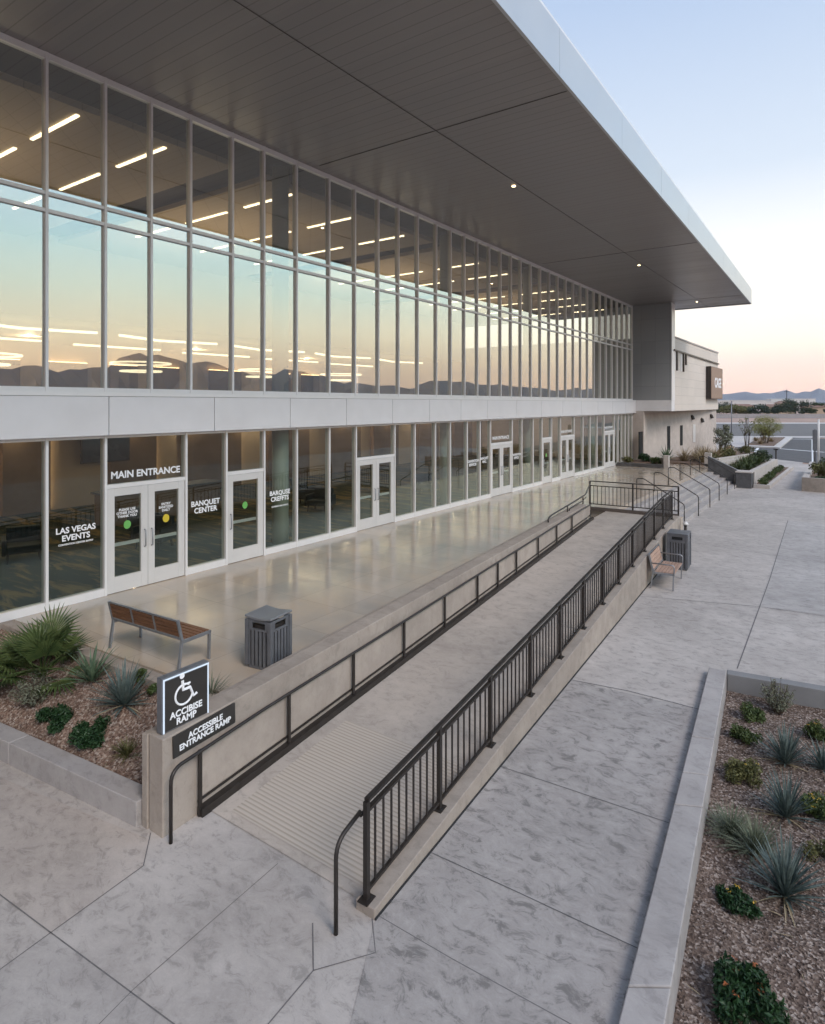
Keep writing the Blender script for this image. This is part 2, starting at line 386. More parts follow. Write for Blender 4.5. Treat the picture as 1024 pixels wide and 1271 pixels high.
for a, b in ((4.98, 5.7), (5.7, 6.5), (6.5, 7.25)):
    la, lb, ra, rb = on(LA, LB, a), on(LA, LB, b), on(RA, RB, a), on(RA, RB, b)
    mb.add([(la.x + .32, a, rz(a) + .013), (ra.x - .04, a, rz(a) + .013), (rb.x - .04, b, rz(b) + .013), (lb.x + .32, b, rz(b) + .013)], [(0, 1, 2, 3)])
struct(mb, 'ramp_grooves', M['groove'])

# terrace slab
near = lambda x: 5.43 + (x - 2.06) * .0545
LW = .40
tp = [(-.02, near(0) - .05), (6.05, near(6.05)), (on(LA, LB, 7).x - LW + .02, 7), (on(LA, LB, 21.3).x - LW + .02, 21.3), (LB.x - .05, 21.6), (4.36, 23.47), (7.86, 23.52), (7.86, 23.9), (5.35, 23.95), (5.35, 44.5), (-.02, 44.5)]
struct(MB().prism(tp, -.05, TZ), 'terrace', M['terrace'])
# kerb along the terrace's near edge
struct(MB().prism([(.1, near(.1) - .04), (5.98, near(5.98) - .04), (5.98, near(5.98) - .27), (.1, near(.1) - .27)], .3, TZ - .012), 'terrace_kerb', M['wall_conc'], .01)
# stairs: five treads between terrace and plaza
mb = MB(); n = 5; rise = TZ / (n + 1)
for k in range(n):
    mb.box(5.352 + .34 * k, 5.352 + .34 * (k + 1), 23.95, 42.3, -.03, TZ - rise * (k + 1))
struct(mb, 'stairs', M['grey_conc'], .012)

# slabs poured on another day: a little lighter or darker than the rest
def slab(px, z, name, c):
    struct(sheet(ccw([tuple(P(u, v, 0)[:2]) for u, v in px]), z), 'pavement_slab', concrete(name, c, .17, .72, .62, .2))
slab([(185, 1042), (178, 1075), (63, 1158), (-50, 1074), (-120, 1020), (-120, 915)], .003, 'warm_slab', (.455, .405, .37))
slab([(63, 1158), (215, 1271), (215, 1420), (-150, 1420), (-90, 1270)], .003, 'dull_slab', (.43, .40, .38))
slab([(978, 646), (1075, 656), (1090, 772), (942, 753)], .003, 'blue_slab', (.43, .405, .39))
# joints: thin tooled lines on the plaza
mb = MB()
def joint(pts, wd=.012, z=.0045, raw=False):
    q = [P(u, v, 0) if not raw else Vector((u, v, 0)) for u, v in pts]
    for a, b in zip(q, q[1:]):
        dr = (b - a).normalized(); s = Vector((-dr.y, dr.x, 0)) * wd / 2
        mb.add([(p.x, p.y, z) for p in (a - s, b - s, b + s, a + s)], [(0, 1, 2, 3)])
joint([(187, 1034), (178, 1075), (63, 1158)], .012); joint([(63, 1158), (-80, 1262)], .012)
joint([(-40, 1081), (63, 1158), (215, 1271), (330, 1357)], .012)
joint([(345, 1072), (165, 1229), (110, 1285)], .007)
joint([(388, 1146), (389, 1205), (330, 1275), (290, 1330)], .012)
joint([(461, 1132), (466, 1183), (389, 1205)], .010); joint([(461, 1132), (560, 1190), (760, 1300)], .010)
joint([(978, 646), (955, 720), (915, 830)], .022)
joint([(851, 672), (965, 690), (1060, 704)], .016); joint([(700, 732), (770, 738), (942, 753), (1060, 770)], .016)
joint([(878, 836), (1060, 866)], .010)
struct(mb, 'pavement_joints', simple('dark_joint', (.15, .14, .14), .9, 0, .2, 20))
# swirled path between the ramp and the right planter
ro = lambda y: on(RA, RB, y).x + .26
q1, q2 = P(702, 843, 0), P(868, 881, 0)
struct(sheet(ccw([(ro(4.2), 4.62), (11.5, 3.4), (11.6, 2.0), (9.1, 2.0), (q2.x + .06, q2.y), (q1.x, q1.y), (ro(4.8), 4.8)][:0] + [(ro(4.75), 4.72), (9.9, 3.3), (11.62, 3.3), (q2.x, q2.y), (q1.x, q1.y)]), .004), 'stamped_path', M['swirl'])
mb = MB()
joint([(600, 945), (700, 978), (830, 1022)], .009, .0085); joint([(702, 843), (780, 858), (868, 881)], .014, .0085)
joint([(498, 1042), (640, 1107), (800, 1182)], .009, .0085)
struct(mb, 'path_joints', simple('path_joint', (.09, .088, .095), .9, 0, .2, 20))

# ------------------------------------------------------------------ the building
B = thing('convention_center', 'long glazed event hall with a deep cantilevered roof canopy and silver band between two storeys', 'building', (0, 0, 0))
Z1, Z2, ZR1, ZR2, ZS = 4.37, 5.24, 8.78, 9.12, 11.87
def bars(mb, y0, y1, z0, z1, rails, first, last, w_=.056, d0=-.12, d1=.05):
    mb.box(d0, d1, y0 - w_ / 2, y0 + w_ / 2, z0, z1)
    if last: mb.box(d0, d1, y1 - w_ / 2, y1 + w_ / 2, z0, z1)
    for za, zb in rails: mb.box(d0 + .012, d1 - .012, y0 + w_ / 2, y1 - w_ / 2, za, zb)
def pane(y0, y1, z0, z1, m, par, x=-.02, jit=.0035):
    r = random.Random(int(y0 * 100 + z0 * 7)); q = lambda: x + r.uniform(-jit, jit)
    a, b, c = q(), q(), q(); d_ = a + c - b                     # keeps the pane flat
    return MB().add([(a, y0, z0), (b, y1, z0), (c, y1, z1), (d_, y0, z1)], [(0, 1, 2, 3)]).build('pane', m, par)
# upper storey
ym = [fac_y(u) for u in (57, 130, 187, 236, 288, 327, 367.5, 408, 440, 469, 494, 518, 541, 559, 576, 592, 607, 621, 634, 646)]
k = 16; ym += [ym[-1] + (44.92 - ym[-1]) * (i + 1) / k for i in range(k)]
ym = [ym[0] - 1.16 * i for i in (5, 4, 3, 2, 1)] + ym
UP = ym
for i, (a, b) in enumerate(zip(ym, ym[1:])):
    mb = MB(); last = i == len(ym) - 2
    bars(mb, a, b, Z2, ZS - .002, [(Z2, Z2 + .09), (ZR1 - .035, ZR1 + .035), (ZR2 - .035, ZR2 + .035), (ZS - .12, ZS - .002)], i == 0, last)
    wd = mb.build('window', M['alu'], B)
    for z0, z1 in ((Z2 + .09, ZR1 - .035), (ZR1 + .035, ZR2 - .035), (ZR2 + .035, ZS - .12)):
        pane(a + .033, b - .033, z0, z1, M['glass_up'], wd)
# ground storey: (u of mullions, door kind)
lo = [57, 130, 'D', 230, 280, 'S', 327, 367.5, 408, 441, 'D', 489, 514, 539.5, 558, 579, 595, 608, 'D', 635, 647, 661, 672, 'S', 684, 695, 'D', 712, 723, None]
yl, kind = [], []
for x in lo[:-1]:
    if isinstance(x, str): kind[-1] = x
    else: yl.append(fac_y(x)); kind.append('W')
far = [36.4, 37.6, 38.9, 'D', 40.9, 41.7, 42.5, 43.3, 44.1, 44.9]
for x in far:
    if isinstance(x, str): kind[-1] = x
    else: yl.append(x); kind.append('W')
yl = [yl[0] - 1.16 * i for i in (5, 4, 3, 2, 1)] + yl; kind = ['W'] * 5 + kind
DH = TZ + 2.28
def door_leaf(y0, y1, hinge_left, sticker, single=False):
    z0, z1 = TZ + .012, DH - .04; fr = .16 if not single else .17
    mb = MB()
    mb.box(-.045, .03, y0, y0 + fr, z0, z1); mb.box(-.045, .03, y1 - fr, y1, z0, z1)
    mb.box(-.045, .028, y0 + fr, y1 - fr, z1 - .17, z1); mb.box(-.045, .028, y0 + fr, y1 - fr, z0, z0 + .33)
    dl = mb.build('door', M['white_door'], B, .004)
    MB().add([(-.01, y0 + fr, z0 + .33), (-.01, y1 - fr, z0 + .33), (-.01, y1 - fr, z1 - .17), (-.01, y0 + fr, z1 - .17)], [(0, 1, 2, 3)]).build('pane', M['glass_low'], dl)
    hy = y1 - fr * .5 if hinge_left else y0 + fr * .5
    MB().tube([(.03, hy, TZ + .88), (.085, hy, TZ + .9), (.085, hy, TZ + 1.24), (.03, hy, TZ + 1.26)], .014, 6).build('handle', M['bench_metal'], dl, 0, True)
    MB().box(-.09, -.05, y0 + fr, y1 - fr, TZ + .98, TZ + 1.05).build('push_bar', M['alu'], dl)
    if sticker:
        yc = (y0 + y1) / 2; mb = MB(); n = 14
        mb.add([(-.004, yc + .085 * math.cos(k * 2 * math.pi / n), TZ + 1.42 + .095 * math.sin(k * 2 * math.pi / n)) for k in range(n)], [tuple(range(n))])
        mb.build('sticker', M[sticker], dl)
        lettering('PLEASE USE\nOTHER DOOR\nTHANK YOU' if sticker == 'decal_green' and not single else 'ENTRY\nSANITIZED\nDAILY' if not single else '', .075, (-.005, yc, TZ + 1.68), (0, 1, 0), (0, 0, 1), M['white'], dl, ext=.001) if not single else None
    return dl
nd = 0; doors = []
for i, (a, b) in enumerate(zip(yl, yl[1:])):
    mb = MB(); last = i == len(yl) - 2; k = kind[i]
    rails = [(Z1 - .1, Z1 - .002)]
    if k == 'W': rails.append((TZ + .002, TZ + .16))
    else: rails.append((DH - .035, DH + .05))
    bars(mb, a, b, TZ + .001, Z1 - .002, rails, i == 0, last)
    wd = mb.build('window', M['alu'], B)
    if k == 'W': pane(a + .033, b - .033, TZ + .16, Z1 - .1, M['glass_low'], wd)
    else:
        pane(a + .033, b - .033, DH + .05, Z1 - .1, M['glass_low'], wd); doors.append((a, b, k, wd))
        if k == 'D':
            c = (a + b) / 2; st = nd < 2
            door_leaf(a + .04, c - .004, True, 'decal_green' if nd == 0 else None); door_leaf(c + .004, b - .04, False, 'decal_yellow' if nd == 0 else None)
        else: door_leaf(a + .04, b - .04, False, 'decal_green', True)
        nd += 1
    # lettering stuck on the glass
    yc = (a + b) / 2
    def sign(s, size, z, y=yc, **kw): lettering(s, size, (-.012, y, z), (0, 1, 0), (0, 0, 1), M['white'], wd, ext=.0015, **kw)
    if k == 'D' and i in (6, 17 + 5): sign('MAIN ENTRANCE', .212 if i == 6 else .19, DH + .23)
    if i == 5: sign('LAS VEGAS\nEVENTS', .165, TZ + 1.42); sign('CONVENTION CENTER ENTRY', .05, TZ + 1.22)
    if i == 7: sign('BANQUET\nCENTER', .178, TZ + 1.55)
    if i == 9: sign('BARQUSE\nCREFFTS', .172, TZ + 1.52); sign('CATERING AND EVENTS', .055, TZ + 1.24)
print('doors', [(round(a, 2), round(b, 2), k) for a, b, k, _ in doors], len(yl))
for j, (a, b, k, wd) in enumerate(doors):
    if j in (3, 5, 6): lettering('MAIN ENTRANCE', .20, (-.012, (a + b) / 2, DH + .25), (0, 1, 0), (0, 0, 1), M['white'], wd, ext=.0015)
# far storefront notices
for u, s, z in ((585, 'CONVENTION\nSERVICES', 2.4), (600, 'BANQUET\nHALL', 2.45), (641, 'CONVENTION\nOFFICE', 2.4)):
    y = fac_y(u); i = max(j for j in range(len(yl)) if yl[j] <= y)
    wd = [o for o in kids(B) if o.name.startswith('window')][len(UP) - 1 + i]
    lettering(s, .15, (-.012, (yl[i] + yl[i + 1]) / 2, z + .15), (0, 1, 0), (0, 0, 1), M['white'], wd, ext=.0015)
# silver band with panel joints: real gaps between the panels
pj = [-2.3, 5.9, 8.18, 10.95, 13.75, 16.6]; yb = [-3.0, .4, 3.3, 6.15]
yb = [-3, .2, 3.4] + [fac_y(u, .24) for u in (135, 266, 360, 430, 487, 533, 572, 605)]
while yb[-1] < 41: yb.append(yb[-1] + 2.75)
yb.append(44.98)
MB().box(-.3, .20, -3, 44.98, Z1, Z2 - .02).build('band_backing', M['int_dark'], B)
for a, b in zip(yb, yb[1:]):
    MB().box(.205, .25, a + .008, b - .008, Z1 - .03, Z2 - .09).build('band_panel', M['band'], B, .004)
MB().box(-.28, .27, -3, 44.98, Z2 - .085, Z2 - .003).build('band_sill', M['alu'], B)
# canopy
yA, yB = -6.0, 48.4
ex = lambda y: 7.93 + (y - 9.53) * (7.0 - 7.93) / (47.9 - 9.53)
can = MB().prism([(-26, yA), (ex(yA), yA), (ex(yB), yB), (-26, yB)], ZS, ZS + .05).build('canopy', M['soffit'], B)
MB().prism([(-26, yA), (ex(yA) - .03, yA), (ex(yB) - .03, yB - .03), (-26, yB - .03)], ZS + .05, ZS + .93).build('roof_deck', M['grey_metal'], can)
yf = [yA]
while yf[-1] < yB - 4: yf.append(yf[-1] + 4.6)
yf[-1] = yB
for a, b in zip(yf, yf[1:]):
    MB().prism([(ex(a) - .02, a + .005), (ex(a) + .045, a + .005), (ex(b) + .045, b - .005), (ex(b) - .02, b - .005)], ZS - .06, ZS + .93).build('fascia', M['fascia'], can)
MB().box(-26, ex(yB) - .02, yB + .002, yB + .05, ZS - .06, ZS + .93).build('fascia', M['fascia'], can)
MB().prism([(ex(yA) - .25, yA), (ex(yA) + .02, yA), (ex(yB) + .02, yB + .02), (ex(yB) - .25, yB + .02)], ZS + .935, ZS + 1.03).build('coping', M['alu'], can)
jm = simple('soffit_joint', (.09, .08, .075), .6, .3, .1, 5)
MB().box(4.3, 4.312, yA + .1, yB - .1, ZS - .012, ZS - .003).build('soffit_joint', jm, can)
for y in (-2.4, 13.2, 28.8, 44.4): MB().box(.3, ex(y) - .1, y, y + .010, ZS - .0125, ZS - .0035).build('soffit_joint', jm, can)
for y in (4.1, 18.0, 31.9, 45.6):
    MB().tube([(4.1, y, ZS - .004), (4.1, y, ZS - .016)], .06, 14).build('downlight', M['down_light'], can)
# solid block beyond the glass
BY = 45.0
BZ = 4.52
blk = MB().box(-26, 2.6, BY + .9, 62.4, BZ, 9.55).build('block_wall', M['block_panel'], B)
MB().box(-26.05, 2.66, BY + .9, 62.46, 9.552, 9.66).build('coping', M['pale_conc'], blk)
fin = MB().box(-.02, 2.6, BY, BY + .895, Z2 + .0, ZS - .004).build('end_wall', M['fin_panel'], B)
MB().box(2.602, 2.64, BY - .01, BY + .9, Z2, ZS - .006).build('edge_trim', M['alu'], fin)
MB().box(.25, 2.62, BY - .012, BY + .895, BZ - .03, Z2 - .004).build('band_panel', M['band'], B)
MB().box(2.604, 2.63, BY + .9, 62.4, BZ - .03, Z2 - .3).build('band_panel', M['block_panel'], B)
LWA, LWB = Vector((.78, 44.98, 0)), Vector((2.5, 62.2, 0))
lw = MB().prism([(-.1, 44.97), (LWA.x, LWA.y), (LWB.x, LWB.y), (-26, 62.2), (-26, 44.97)], 0, BZ - .035).build('lower_wall', M['lower_wall'], B)
dirw = (LWB - LWA).normalized(); nw = Vector((dirw.y, -dirw.x, 0))
def on_lower(u):
    a = (u - 512) / F; dx, dy = -SN + a * CS, CS + a * SN
    den = dx * dirw.y - dy * dirw.x
    t = ((LWA.x - CX) * dirw.y - LWA.y * dirw.x) / den
    return Vector((CX + dx * t, dy * t, 0)), t
def wall_slot(u0, u1, v0, v1, m, name, proud=.03):
    a, ta = on_lower(u0); b, tb = on_lower(u1); z0, z1 = CZ + (HORIZON - v1) * ta / F, CZ + (HORIZON - v0) * ta / F
    z0 = max(z0, .3); c = (a + b) / 2; c.z = (z0 + z1) / 2
    return MB().obox(c, dirw * (b - a).length / 2, nw * proud, Vector((0, 0, (z1 - z0) / 2))).build(name, m, B)
for u0, u1, v0, v1 in ((793, 797.5, 536, 566), (828, 831.5, 529, 559), (844, 847, 528, 553)): wall_slot(u0, u1, v0, v1, M['int_dark'], 'slot_window')
wall_slot(859.5, 862.5, 527, 549, M['white_door'], 'wall_panel', .05)
for u, v in ((858, 519), (870, 522.5), (881.5, 517.5)):
    p, t = on_lower(u); z = CZ + (HORIZON - v) * t / F
    MB().tube([p + nw * .005 + Vector((0, 0, z + .16)), p + nw * .09 + Vector((0, 0, z + .13)), p + nw * .18 + Vector((0, 0, z - .12))], .13, 8).build('wall_lamp', M['black_metal'], B)
# slot windows and canopy line on the block
def bx(u, v): 
    y = fac_y(u, 2.6); a = (u - 512) / F; t = (2.6 - CX) / (-SN + a * CS); return y, CZ + (HORIZON - v) * t / F
for u0, u1, v0, v1 in ((836.3, 838.3, 437, 459.5), (844, 846.5, 439.5, 461)):
    ya, zt = bx(u0, v0); y2, zb = bx(u1, v1)
    MB().box(2.605, 2.63, ya, y2, zb, zt).build('slot_window', M['white_door'], blk)
for u, v0, v1 in ((839.6, 436.5, 460), (847.6, 439, 461.5), (850.7, 440, 453)):
    ya, zt = bx(u, v0); _, zb = bx(u, v1)
    MB().box(2.605, 2.70, ya - .12, ya + .12, zb, zt).build('window_fin', M['black_metal'], blk)
ya, zt = bx(835.5, 435.2); yb_, zt2 = bx(891, 452.6)
MB().add([(2.606, ya, zt), (2.606, 62.38, zt2), (2.606, 62.38, zt2 + .10), (2.606, ya, zt + .10), (2.72, ya, zt), (2.72, 62.38, zt2), (2.72, 62.38, zt2 + .10), (2.72, ya, zt + .10)],
    [(4, 5, 6, 7), (0, 1, 5, 4), (3, 7, 6, 2), (0, 4, 7, 3), (1, 2, 6, 5)]).build('shadow_rail', M['black_metal'], blk)
MB().box(-.3, .035, -3, 5.30, -.05, TZ - .004).build('foundation', M['wall_conc'], B)
# rooms behind the glass
MB().box(-26, -.12, -3, 44.98, Z1 + .0, Z1 + .45).build('floor_slab', M['int_dark'], B)
MB().box(-26, -.12, -3, 44.98, Z1 + .452, Z1 + .75).build('carpet_floor', M['carpet'], B)
MB().box(-26, -.12, -3, 44.98, TZ - .3, TZ + .006).build('carpet_floor', M['carpet'], B)
MB().box(-26.2, -26, -3, 44.98, TZ, ZS).build('back_wall', M['int_wall'], B)
MB().box(-26, -.3, -3.2, -3.0, TZ, ZS).build('side_wall', M['int_wall'], B)
MB().box(-26, 0.1, -6, -3.25, TZ, ZS - .004).build('end_wall', M['fin_panel'], B)
MB().box(-25.9, -.12, -2.9, 44.9, ZS - .02, ZS - .01).build('plenum', M['int_dark'], B)
cl = [(-3, .1), (1.1, 11.3), (12.5, 21.3), (22.5, 31.5), (32.7, 44.9)]
for a, b in cl[1:]:
    MB().box(-13.6, -1.15, a, b, ZS - .32, ZS - .16).build('ceiling_panel', M['int_ceiling'], B)
MB().box(-25.9, -13.8, -2.9, 44.9, 8.5, 8.62).build('dropped_ceiling', M['int_wall'], B)
MB().box(-13.8, -13.65, -2.9, 44.9, 8.5, ZS - .03).build('ceiling_bulkhead', M['int_wall'], B)
y = 2.8; 
while y < 44:
    if any(a + .3 < y < b - .3 for a, b in cl):
        for x0, x1 in ((-3.7, -1.45), (-6.9, -4.6), (-10.1, -7.8)):
            MB().box(x0, x1, y - .04, y + .04, ZS - .36, ZS - .323).build('strip_light', M['strip_light'], B)
    y += 2.2 if y < 13 else 2.95
# lamps over the back of the hall
for y in (3, 9.5, 16, 22.5, 29, 35.5):
    MB().tube([(-15.2, y, 8.2), (-16.0, y + 2.6, 8.2), (-15.1, y + 5.4, 8.2)], .065, 6).build('strip_light', M['ring_light'], B)
    MB().tube([(-20.5, y + .5, 8.1), (-20.0, y + 5.2, 8.1)], .06, 6).build('strip_light', M['ring_light'], B)
for i, y in enumerate((5.5, 12, 20, 29, 37)):
    for r_, z in ((1.6, 7.3), (1.1, 6.85)):
        MB().tube([(-20.5 + r_ * math.cos(k * math.pi / 14), y + .3 + r_ * math.sin(k * math.pi / 14), z) for k in range(29)], .05, 6).build('ring_light', M['ring_light'], B)
# wall panels, glowing coves and columns
for fl, (zf, zt) in enumerate(((TZ, Z1), (Z2, 8.5))):
    X = -25.9 if fl else -12.0
    if not fl: MB().box(-12.3, -12.05, -2.9, 44.9, TZ + .01, Z1 - .01).build('inner_wall', M['int_wall'], B)
    y = -2
    r = random.Random(3 + fl)
    while y < 42:
        wd_ = r.uniform(1.6, 3.2)
        MB().box(X, X + (.12 if fl else .28), y, y + wd_, zf + .05, zf + (2.2 if fl else 3.2)).build('wall_panel', M['int_wood'], B)
        if not fl: MB().box(X - .03, X + .02, y + wd_ + .02, y + wd_ + .06, zf + .1, zf + 3.2).build('cove_light', M['wash_light'], B)
        if fl: MB().box(X + .01, X + .10, y, y + wd_, zf + 2.24, zf + 2.27).build('cove_light', M['wash_light'], B)
        y += wd_ + r.uniform(1.0, 2.6)
for u in (348, 553, 655, 733):
    y = fac_y(u, -.75)
    MB().tube([(-.75, y, TZ + .01), (-.75, y, Z1 - .01)], .24, 20).build('column', M['column'], B, 0, True)
    MB().tube([(-.75, y, Z2 - .1), (-.75, y, ZS - .02)], .24, 20).build('column', M['column'], B, 0, True)
# unseen lights added to brighten the rooms, with no fittings of their own
def lamp(x, y, z, w_, r_=.06):
    l_ = bpy.data.lights.new('room_fill', 'POINT'); l_.energy = w_; l_.color = (1, .74, .46); l_.shadow_soft_size = r_
    o = bpy.data.objects.new('room_fill', l_); COL.objects.link(o); o.location = (x, y, z)
for y in (4, 10, 16, 22, 28, 34, 40):
    l_ = bpy.data.lights.new('lobby_fill', 'AREA'); l_.shape = 'RECTANGLE'; l_.size = 4; l_.size_y = 2; l_.energy = 45; l_.color = (1, .76, .50)  # unseen fill added under the lobby ceiling to lift walls and carpet
    o = bpy.data.objects.new('lobby_fill', l_); COL.objects.link(o); o.location = (-6, y + 3, Z1 - .06)
for i in range(17):
    lamp(-11.3, 2.6 + i * 2.45 + .5 * math.sin(i * 2.1), Z1 - .22, 20, .05)  # added for a warm wash down the inner wall
for y in (5, 15, 25, 35):
    lamp(-22, y, 8.3, 150)  # added to brighten the back of the upper hall
    l_ = bpy.data.lights.new('ceiling_fill', 'AREA'); l_.shape = 'RECTANGLE'; l_.size = 7; l_.size_y = 5; l_.energy = 170; l_.color = (1, .78, .52)  # upward fill added to brighten the ceiling panels, no cove is built here
    o = bpy.data.objects.new('ceiling_fill', l_); COL.objects.link(o); o.location = (-7.5, y, 8.9); o.rotation_euler = (math.pi, 0, 0)
# furniture of the lobby
def lobby():
    o = local('reception_desk', 'low dark reception desk seen through the ground floor glass behind the banquet lettering', 'desk', (-7.5, 13.2, TZ + .006))
    MB().box(-.45, .45, -2.2, 2.2, .0, 1.02).build('counter', M['int_wood'], o, .01); MB().box(-.52, .52, -2.3, 2.3, 1.022, 1.08).build('top', M['dark_stone'], o, .005)
    o = local('display_screen', 'dark blue wall screen seen through the glass above the near double doors', 'screen', (-11.6, 13.4, TZ + 1.5))
    MB().box(-.06, .0, -1.0, 1.0, .2, 1.5).build('case', M['black_metal'], o); MB().box(.003, .012, -.95, .95, .25, 1.45).build('panel', simple('blue_black_panel', (.02, .035, .06), .25, 0, .2, 1), o)
    gl_ = 'dark upholstered lounge chair on the patterned lobby carpet behind the glass'
    c = local('lounge_chair', gl_, 'chair', (-3.2, 10.2, TZ + .006), .4, 'lounge chairs in the lobby'); fab = simple('charcoal_fabric', (.05, .06, .065), .9, 0, .15, 6)
    MB().box(-.38, .38, -.36, .36, .24, .44).build('seat', fab, c, .03); MB().box(-.38, .38, .26, .42, .40, .84).build('backrest', fab, c, .03)
    for s_ in (-1, 1):
        MB().box(s_ * .38, s_ * .48, -.36, .38, .22, .62).build('armrest', fab, c, .02)
        for t_ in (-1, 1): MB().beam((s_ * .36, t_ * .30, .0), (s_ * .34, t_ * .28, .24), .04, .04).build('leg', M['black_metal'], c)
    for x, y, rz_ in ((-4.9, 11.0, 2.2), (-3.6, 17.3, .3), (-5.2, 18.4, 2.0), (-3.0, 23.5, .9), (-4.6, 7.4, 1.2)): dup(c, (x, y, TZ + .006), rz_)
lobby()
# name sign on the block
ya = fac_y(876, 2.6)
S = thing('wall_sign', 'brown framed name sign with white capitals high on the cream end block', 'sign', (2.66, ya, 5.37))
MB().box(2.64, 3.0, ya, 62.2, 5.40, 8.12).build('sign_box', M['black_metal'], S, .01)
MB().box(3.002, 3.03, ya + .05, 62.15, 5.44, 8.08).build('sign_face', simple('brown_sign_face', (.30, .20, .145), .6, 0, .12, 2), S)
lettering('CAGE', 1.15, (3.04, (ya + 62.2) / 2 + .3, 6.75), (0, 1, 0), (0, 0, 1), M['white'], S, ext=.01)

# ------------------------------------------------------------------ ramp walls, rails
ltop = lambda y: lerp(1.13, 1.56, (y - 4.25) / (21.6 - 4.25))
W_ = thing('ramp_wall', 'long sand coloured concrete wall between the ramp and the terrace', 'wall', (LA.x - .2, LA.y, 0))
a, b = LA, LB
mb = MB()
ax, bx_ = a.x, b.x
mb.prism([(ax, a.y), (bx_, b.y), (bx_ - .27, b.y), (ax - .27, a.y)], [-.02, -.02, -.02, -.02], [ltop(a.y), ltop(b.y), ltop(b.y), ltop(a.y)])
mb.build('wall_core', M['wall_conc'], W_, .012)
# inner leaf, a finger lower and set back at the end: the groove seen along the cap
MB().prism([(ax - .285, a.y - .015), (bx_ - .285, b.y), (bx_ - LW, b.y), (ax - LW, a.y - .015)], [-.02] * 4, [ltop(a.y) - .012, ltop(b.y) - .012, ltop(b.y) - .03, ltop(a.y) - .03]).build('inner_leaf', M['wall_conc'], W_, .012)
rl = lambda y: rz(y) + lerp(.82, .57, (y - 4.8) / 17)
H_ = thing('wall_handrail', 'dark bronze handrail with slim posts fixed along the face of the ramp wall', 'handrail', (LA.x + .07, LA.y, 0))
pl = lambda y, o=.055: Vector((on(LA, LB, y).x + o, y, 0))
st = P(212, 1047, 0); s2 = pl(4.75); s2.z = rl(4.75) - .004
top = Vector((st.x, st.y, s2.z - .0))
path = [st + Vector((0, 0, .004)), st + Vector((0, 0, top.z - .16))] + arc(top, top - Vector((0, 0, .16)), top + (s2 - top).normalized() * .16)[1:]
for i in range(1, 18):
    y = 4.75 + (21.5 - 4.75) * i / 17; q = pl(y); q.z = rl(y); path.append(q)
MB().tube(path, .022, 10).build('rail', M['black_metal'], H_, 0, True)
py = []
for u, v in ((248, 1012), (358.5, 932), (438.6, 872), (501.5, 826), (552, 788), (592.7, 757), (618, 737), (641, 720), (668, 700), (691, 684), (710, 668)):
    a_ = (u - 512) / F; dx, dy = -SN + a_ * CS, CS + a_ * SN
    # meet of the sight line's ground track with the wall face
    dr = LB - LA; den = dx * dr.y - dy * dr.x
    t = ((LA.x + .05 - CX) * dr.y - LA.y * dr.x) / den
    py.append(dy * t)
print('posts', [round(y, 2) for y in py])
for y in py:
    q = pl(y); MB().beam((q.x, y, rz(y) + .01), (q.x, y, rl(y) - .01), .045, .028).build('post', M['black_metal'], H_)
mb = MB()
for a_, b_ in zip(py, py[1:] + [21.5]):
    p, q = pl(a_, .05), pl(b_, .05)
    mb.prism([(p.x - .048, p.y), (q.x - .048, q.y), (q.x + .05, q.y), (p.x + .05, p.y)], [rz(a_) - .01, rz(b_) - .01] * 1 + [rz(b_) - .01, rz(a_) - .01], [rz(a_) + .10, rz(b_) + .10, rz(b_) + .10, rz(a_) + .10])
mb.build('base_rail', M['black_metal'], H_)
p, q = pl(py[0], .0), pl(21.5, .0); mb = MB()
for i in range(12):
    y, z = lerp(py[0], 21.5, i / 12), lerp(py[0], 21.5, (i + 1) / 12); p, q = pl(y, 0.002), pl(z, .002)
    mb.prism([(p.x, p.y), (q.x, q.y), (q.x + .014, q.y), (p.x + .014, p.y)], [rz(y) + .155, rz(z) + .155, rz(z) + .155, rz(y) + .155], [rz(y) + .185, rz(z) + .185, rz(z) + .185, rz(y) + .185])
mb.build('base_trim', M['black_metal'], H_)

pm = concrete('wall_panel_concrete', (.395, .343, .298), .16, .8, .2, .15)
for a_, b_ in zip(py, py[1:] + [21.4]):
    a_ += .05; b_ -= .05; p, q = pl(a_, .0), pl(b_, .0)
    MB().prism([(p.x + .001, p.y), (q.x + .001, q.y), (q.x + .009, q.y), (p.x + .009, p.y)], [rz(a_) + .20, rz(b_) + .20, rz(b_) + .20, rz(a_) + .20], [rl(a_) - .05, rl(b_) - .05, rl(b_) - .05, rl(a_) - .05]).build('wall_panel', pm, W_, .004)
# right hand kerb wall of the ramp with the picket guardrail
rt = lambda y: rz(y) + .10
K_ = thing('ramp_wall', 'low sloping concrete wall that carries the picket guardrail along the ramp', 'wall', (RA.x, RA.y, 0))
yy = [4.74] + [4.8 + (23.45 - 4.8) * i / 10 for i in range(11)]
mb = MB()
n = len(yy); vs = []; fs = []
for y in yy:
    x = on(RA, RB, y).x
    vs += [(x, y, -.02), (x, y, rt(y)), (x + .24, y, rt(y)), (x + .24, y, -.02)]
for i in range(n - 1):
    for k in range(4): fs.append((i * 4 + k, i * 4 + (k + 1) % 4, (i + 1) * 4 + (k + 1) % 4, (i + 1) * 4 + k))
fs += [(3, 2, 1, 0), tuple((n - 1) * 4 + k for k in range(4))]
mb.add(vs, fs).build('wall_core', M['wall_conc'], K_, .01)
mb = MB()
for y, z in zip(yy, yy[1:]):
    p, q = on(RA, RB, y), on(RA, RB, z)
    mb.prism([(p.x + .242, p.y), (q.x + .242, q.y), (q.x + .258, q.y), (p.x + .258, p.y)], .002, .02)
mb.build('foot_joint', simple('black_joint', (.02, .02, .022), .9), K_)
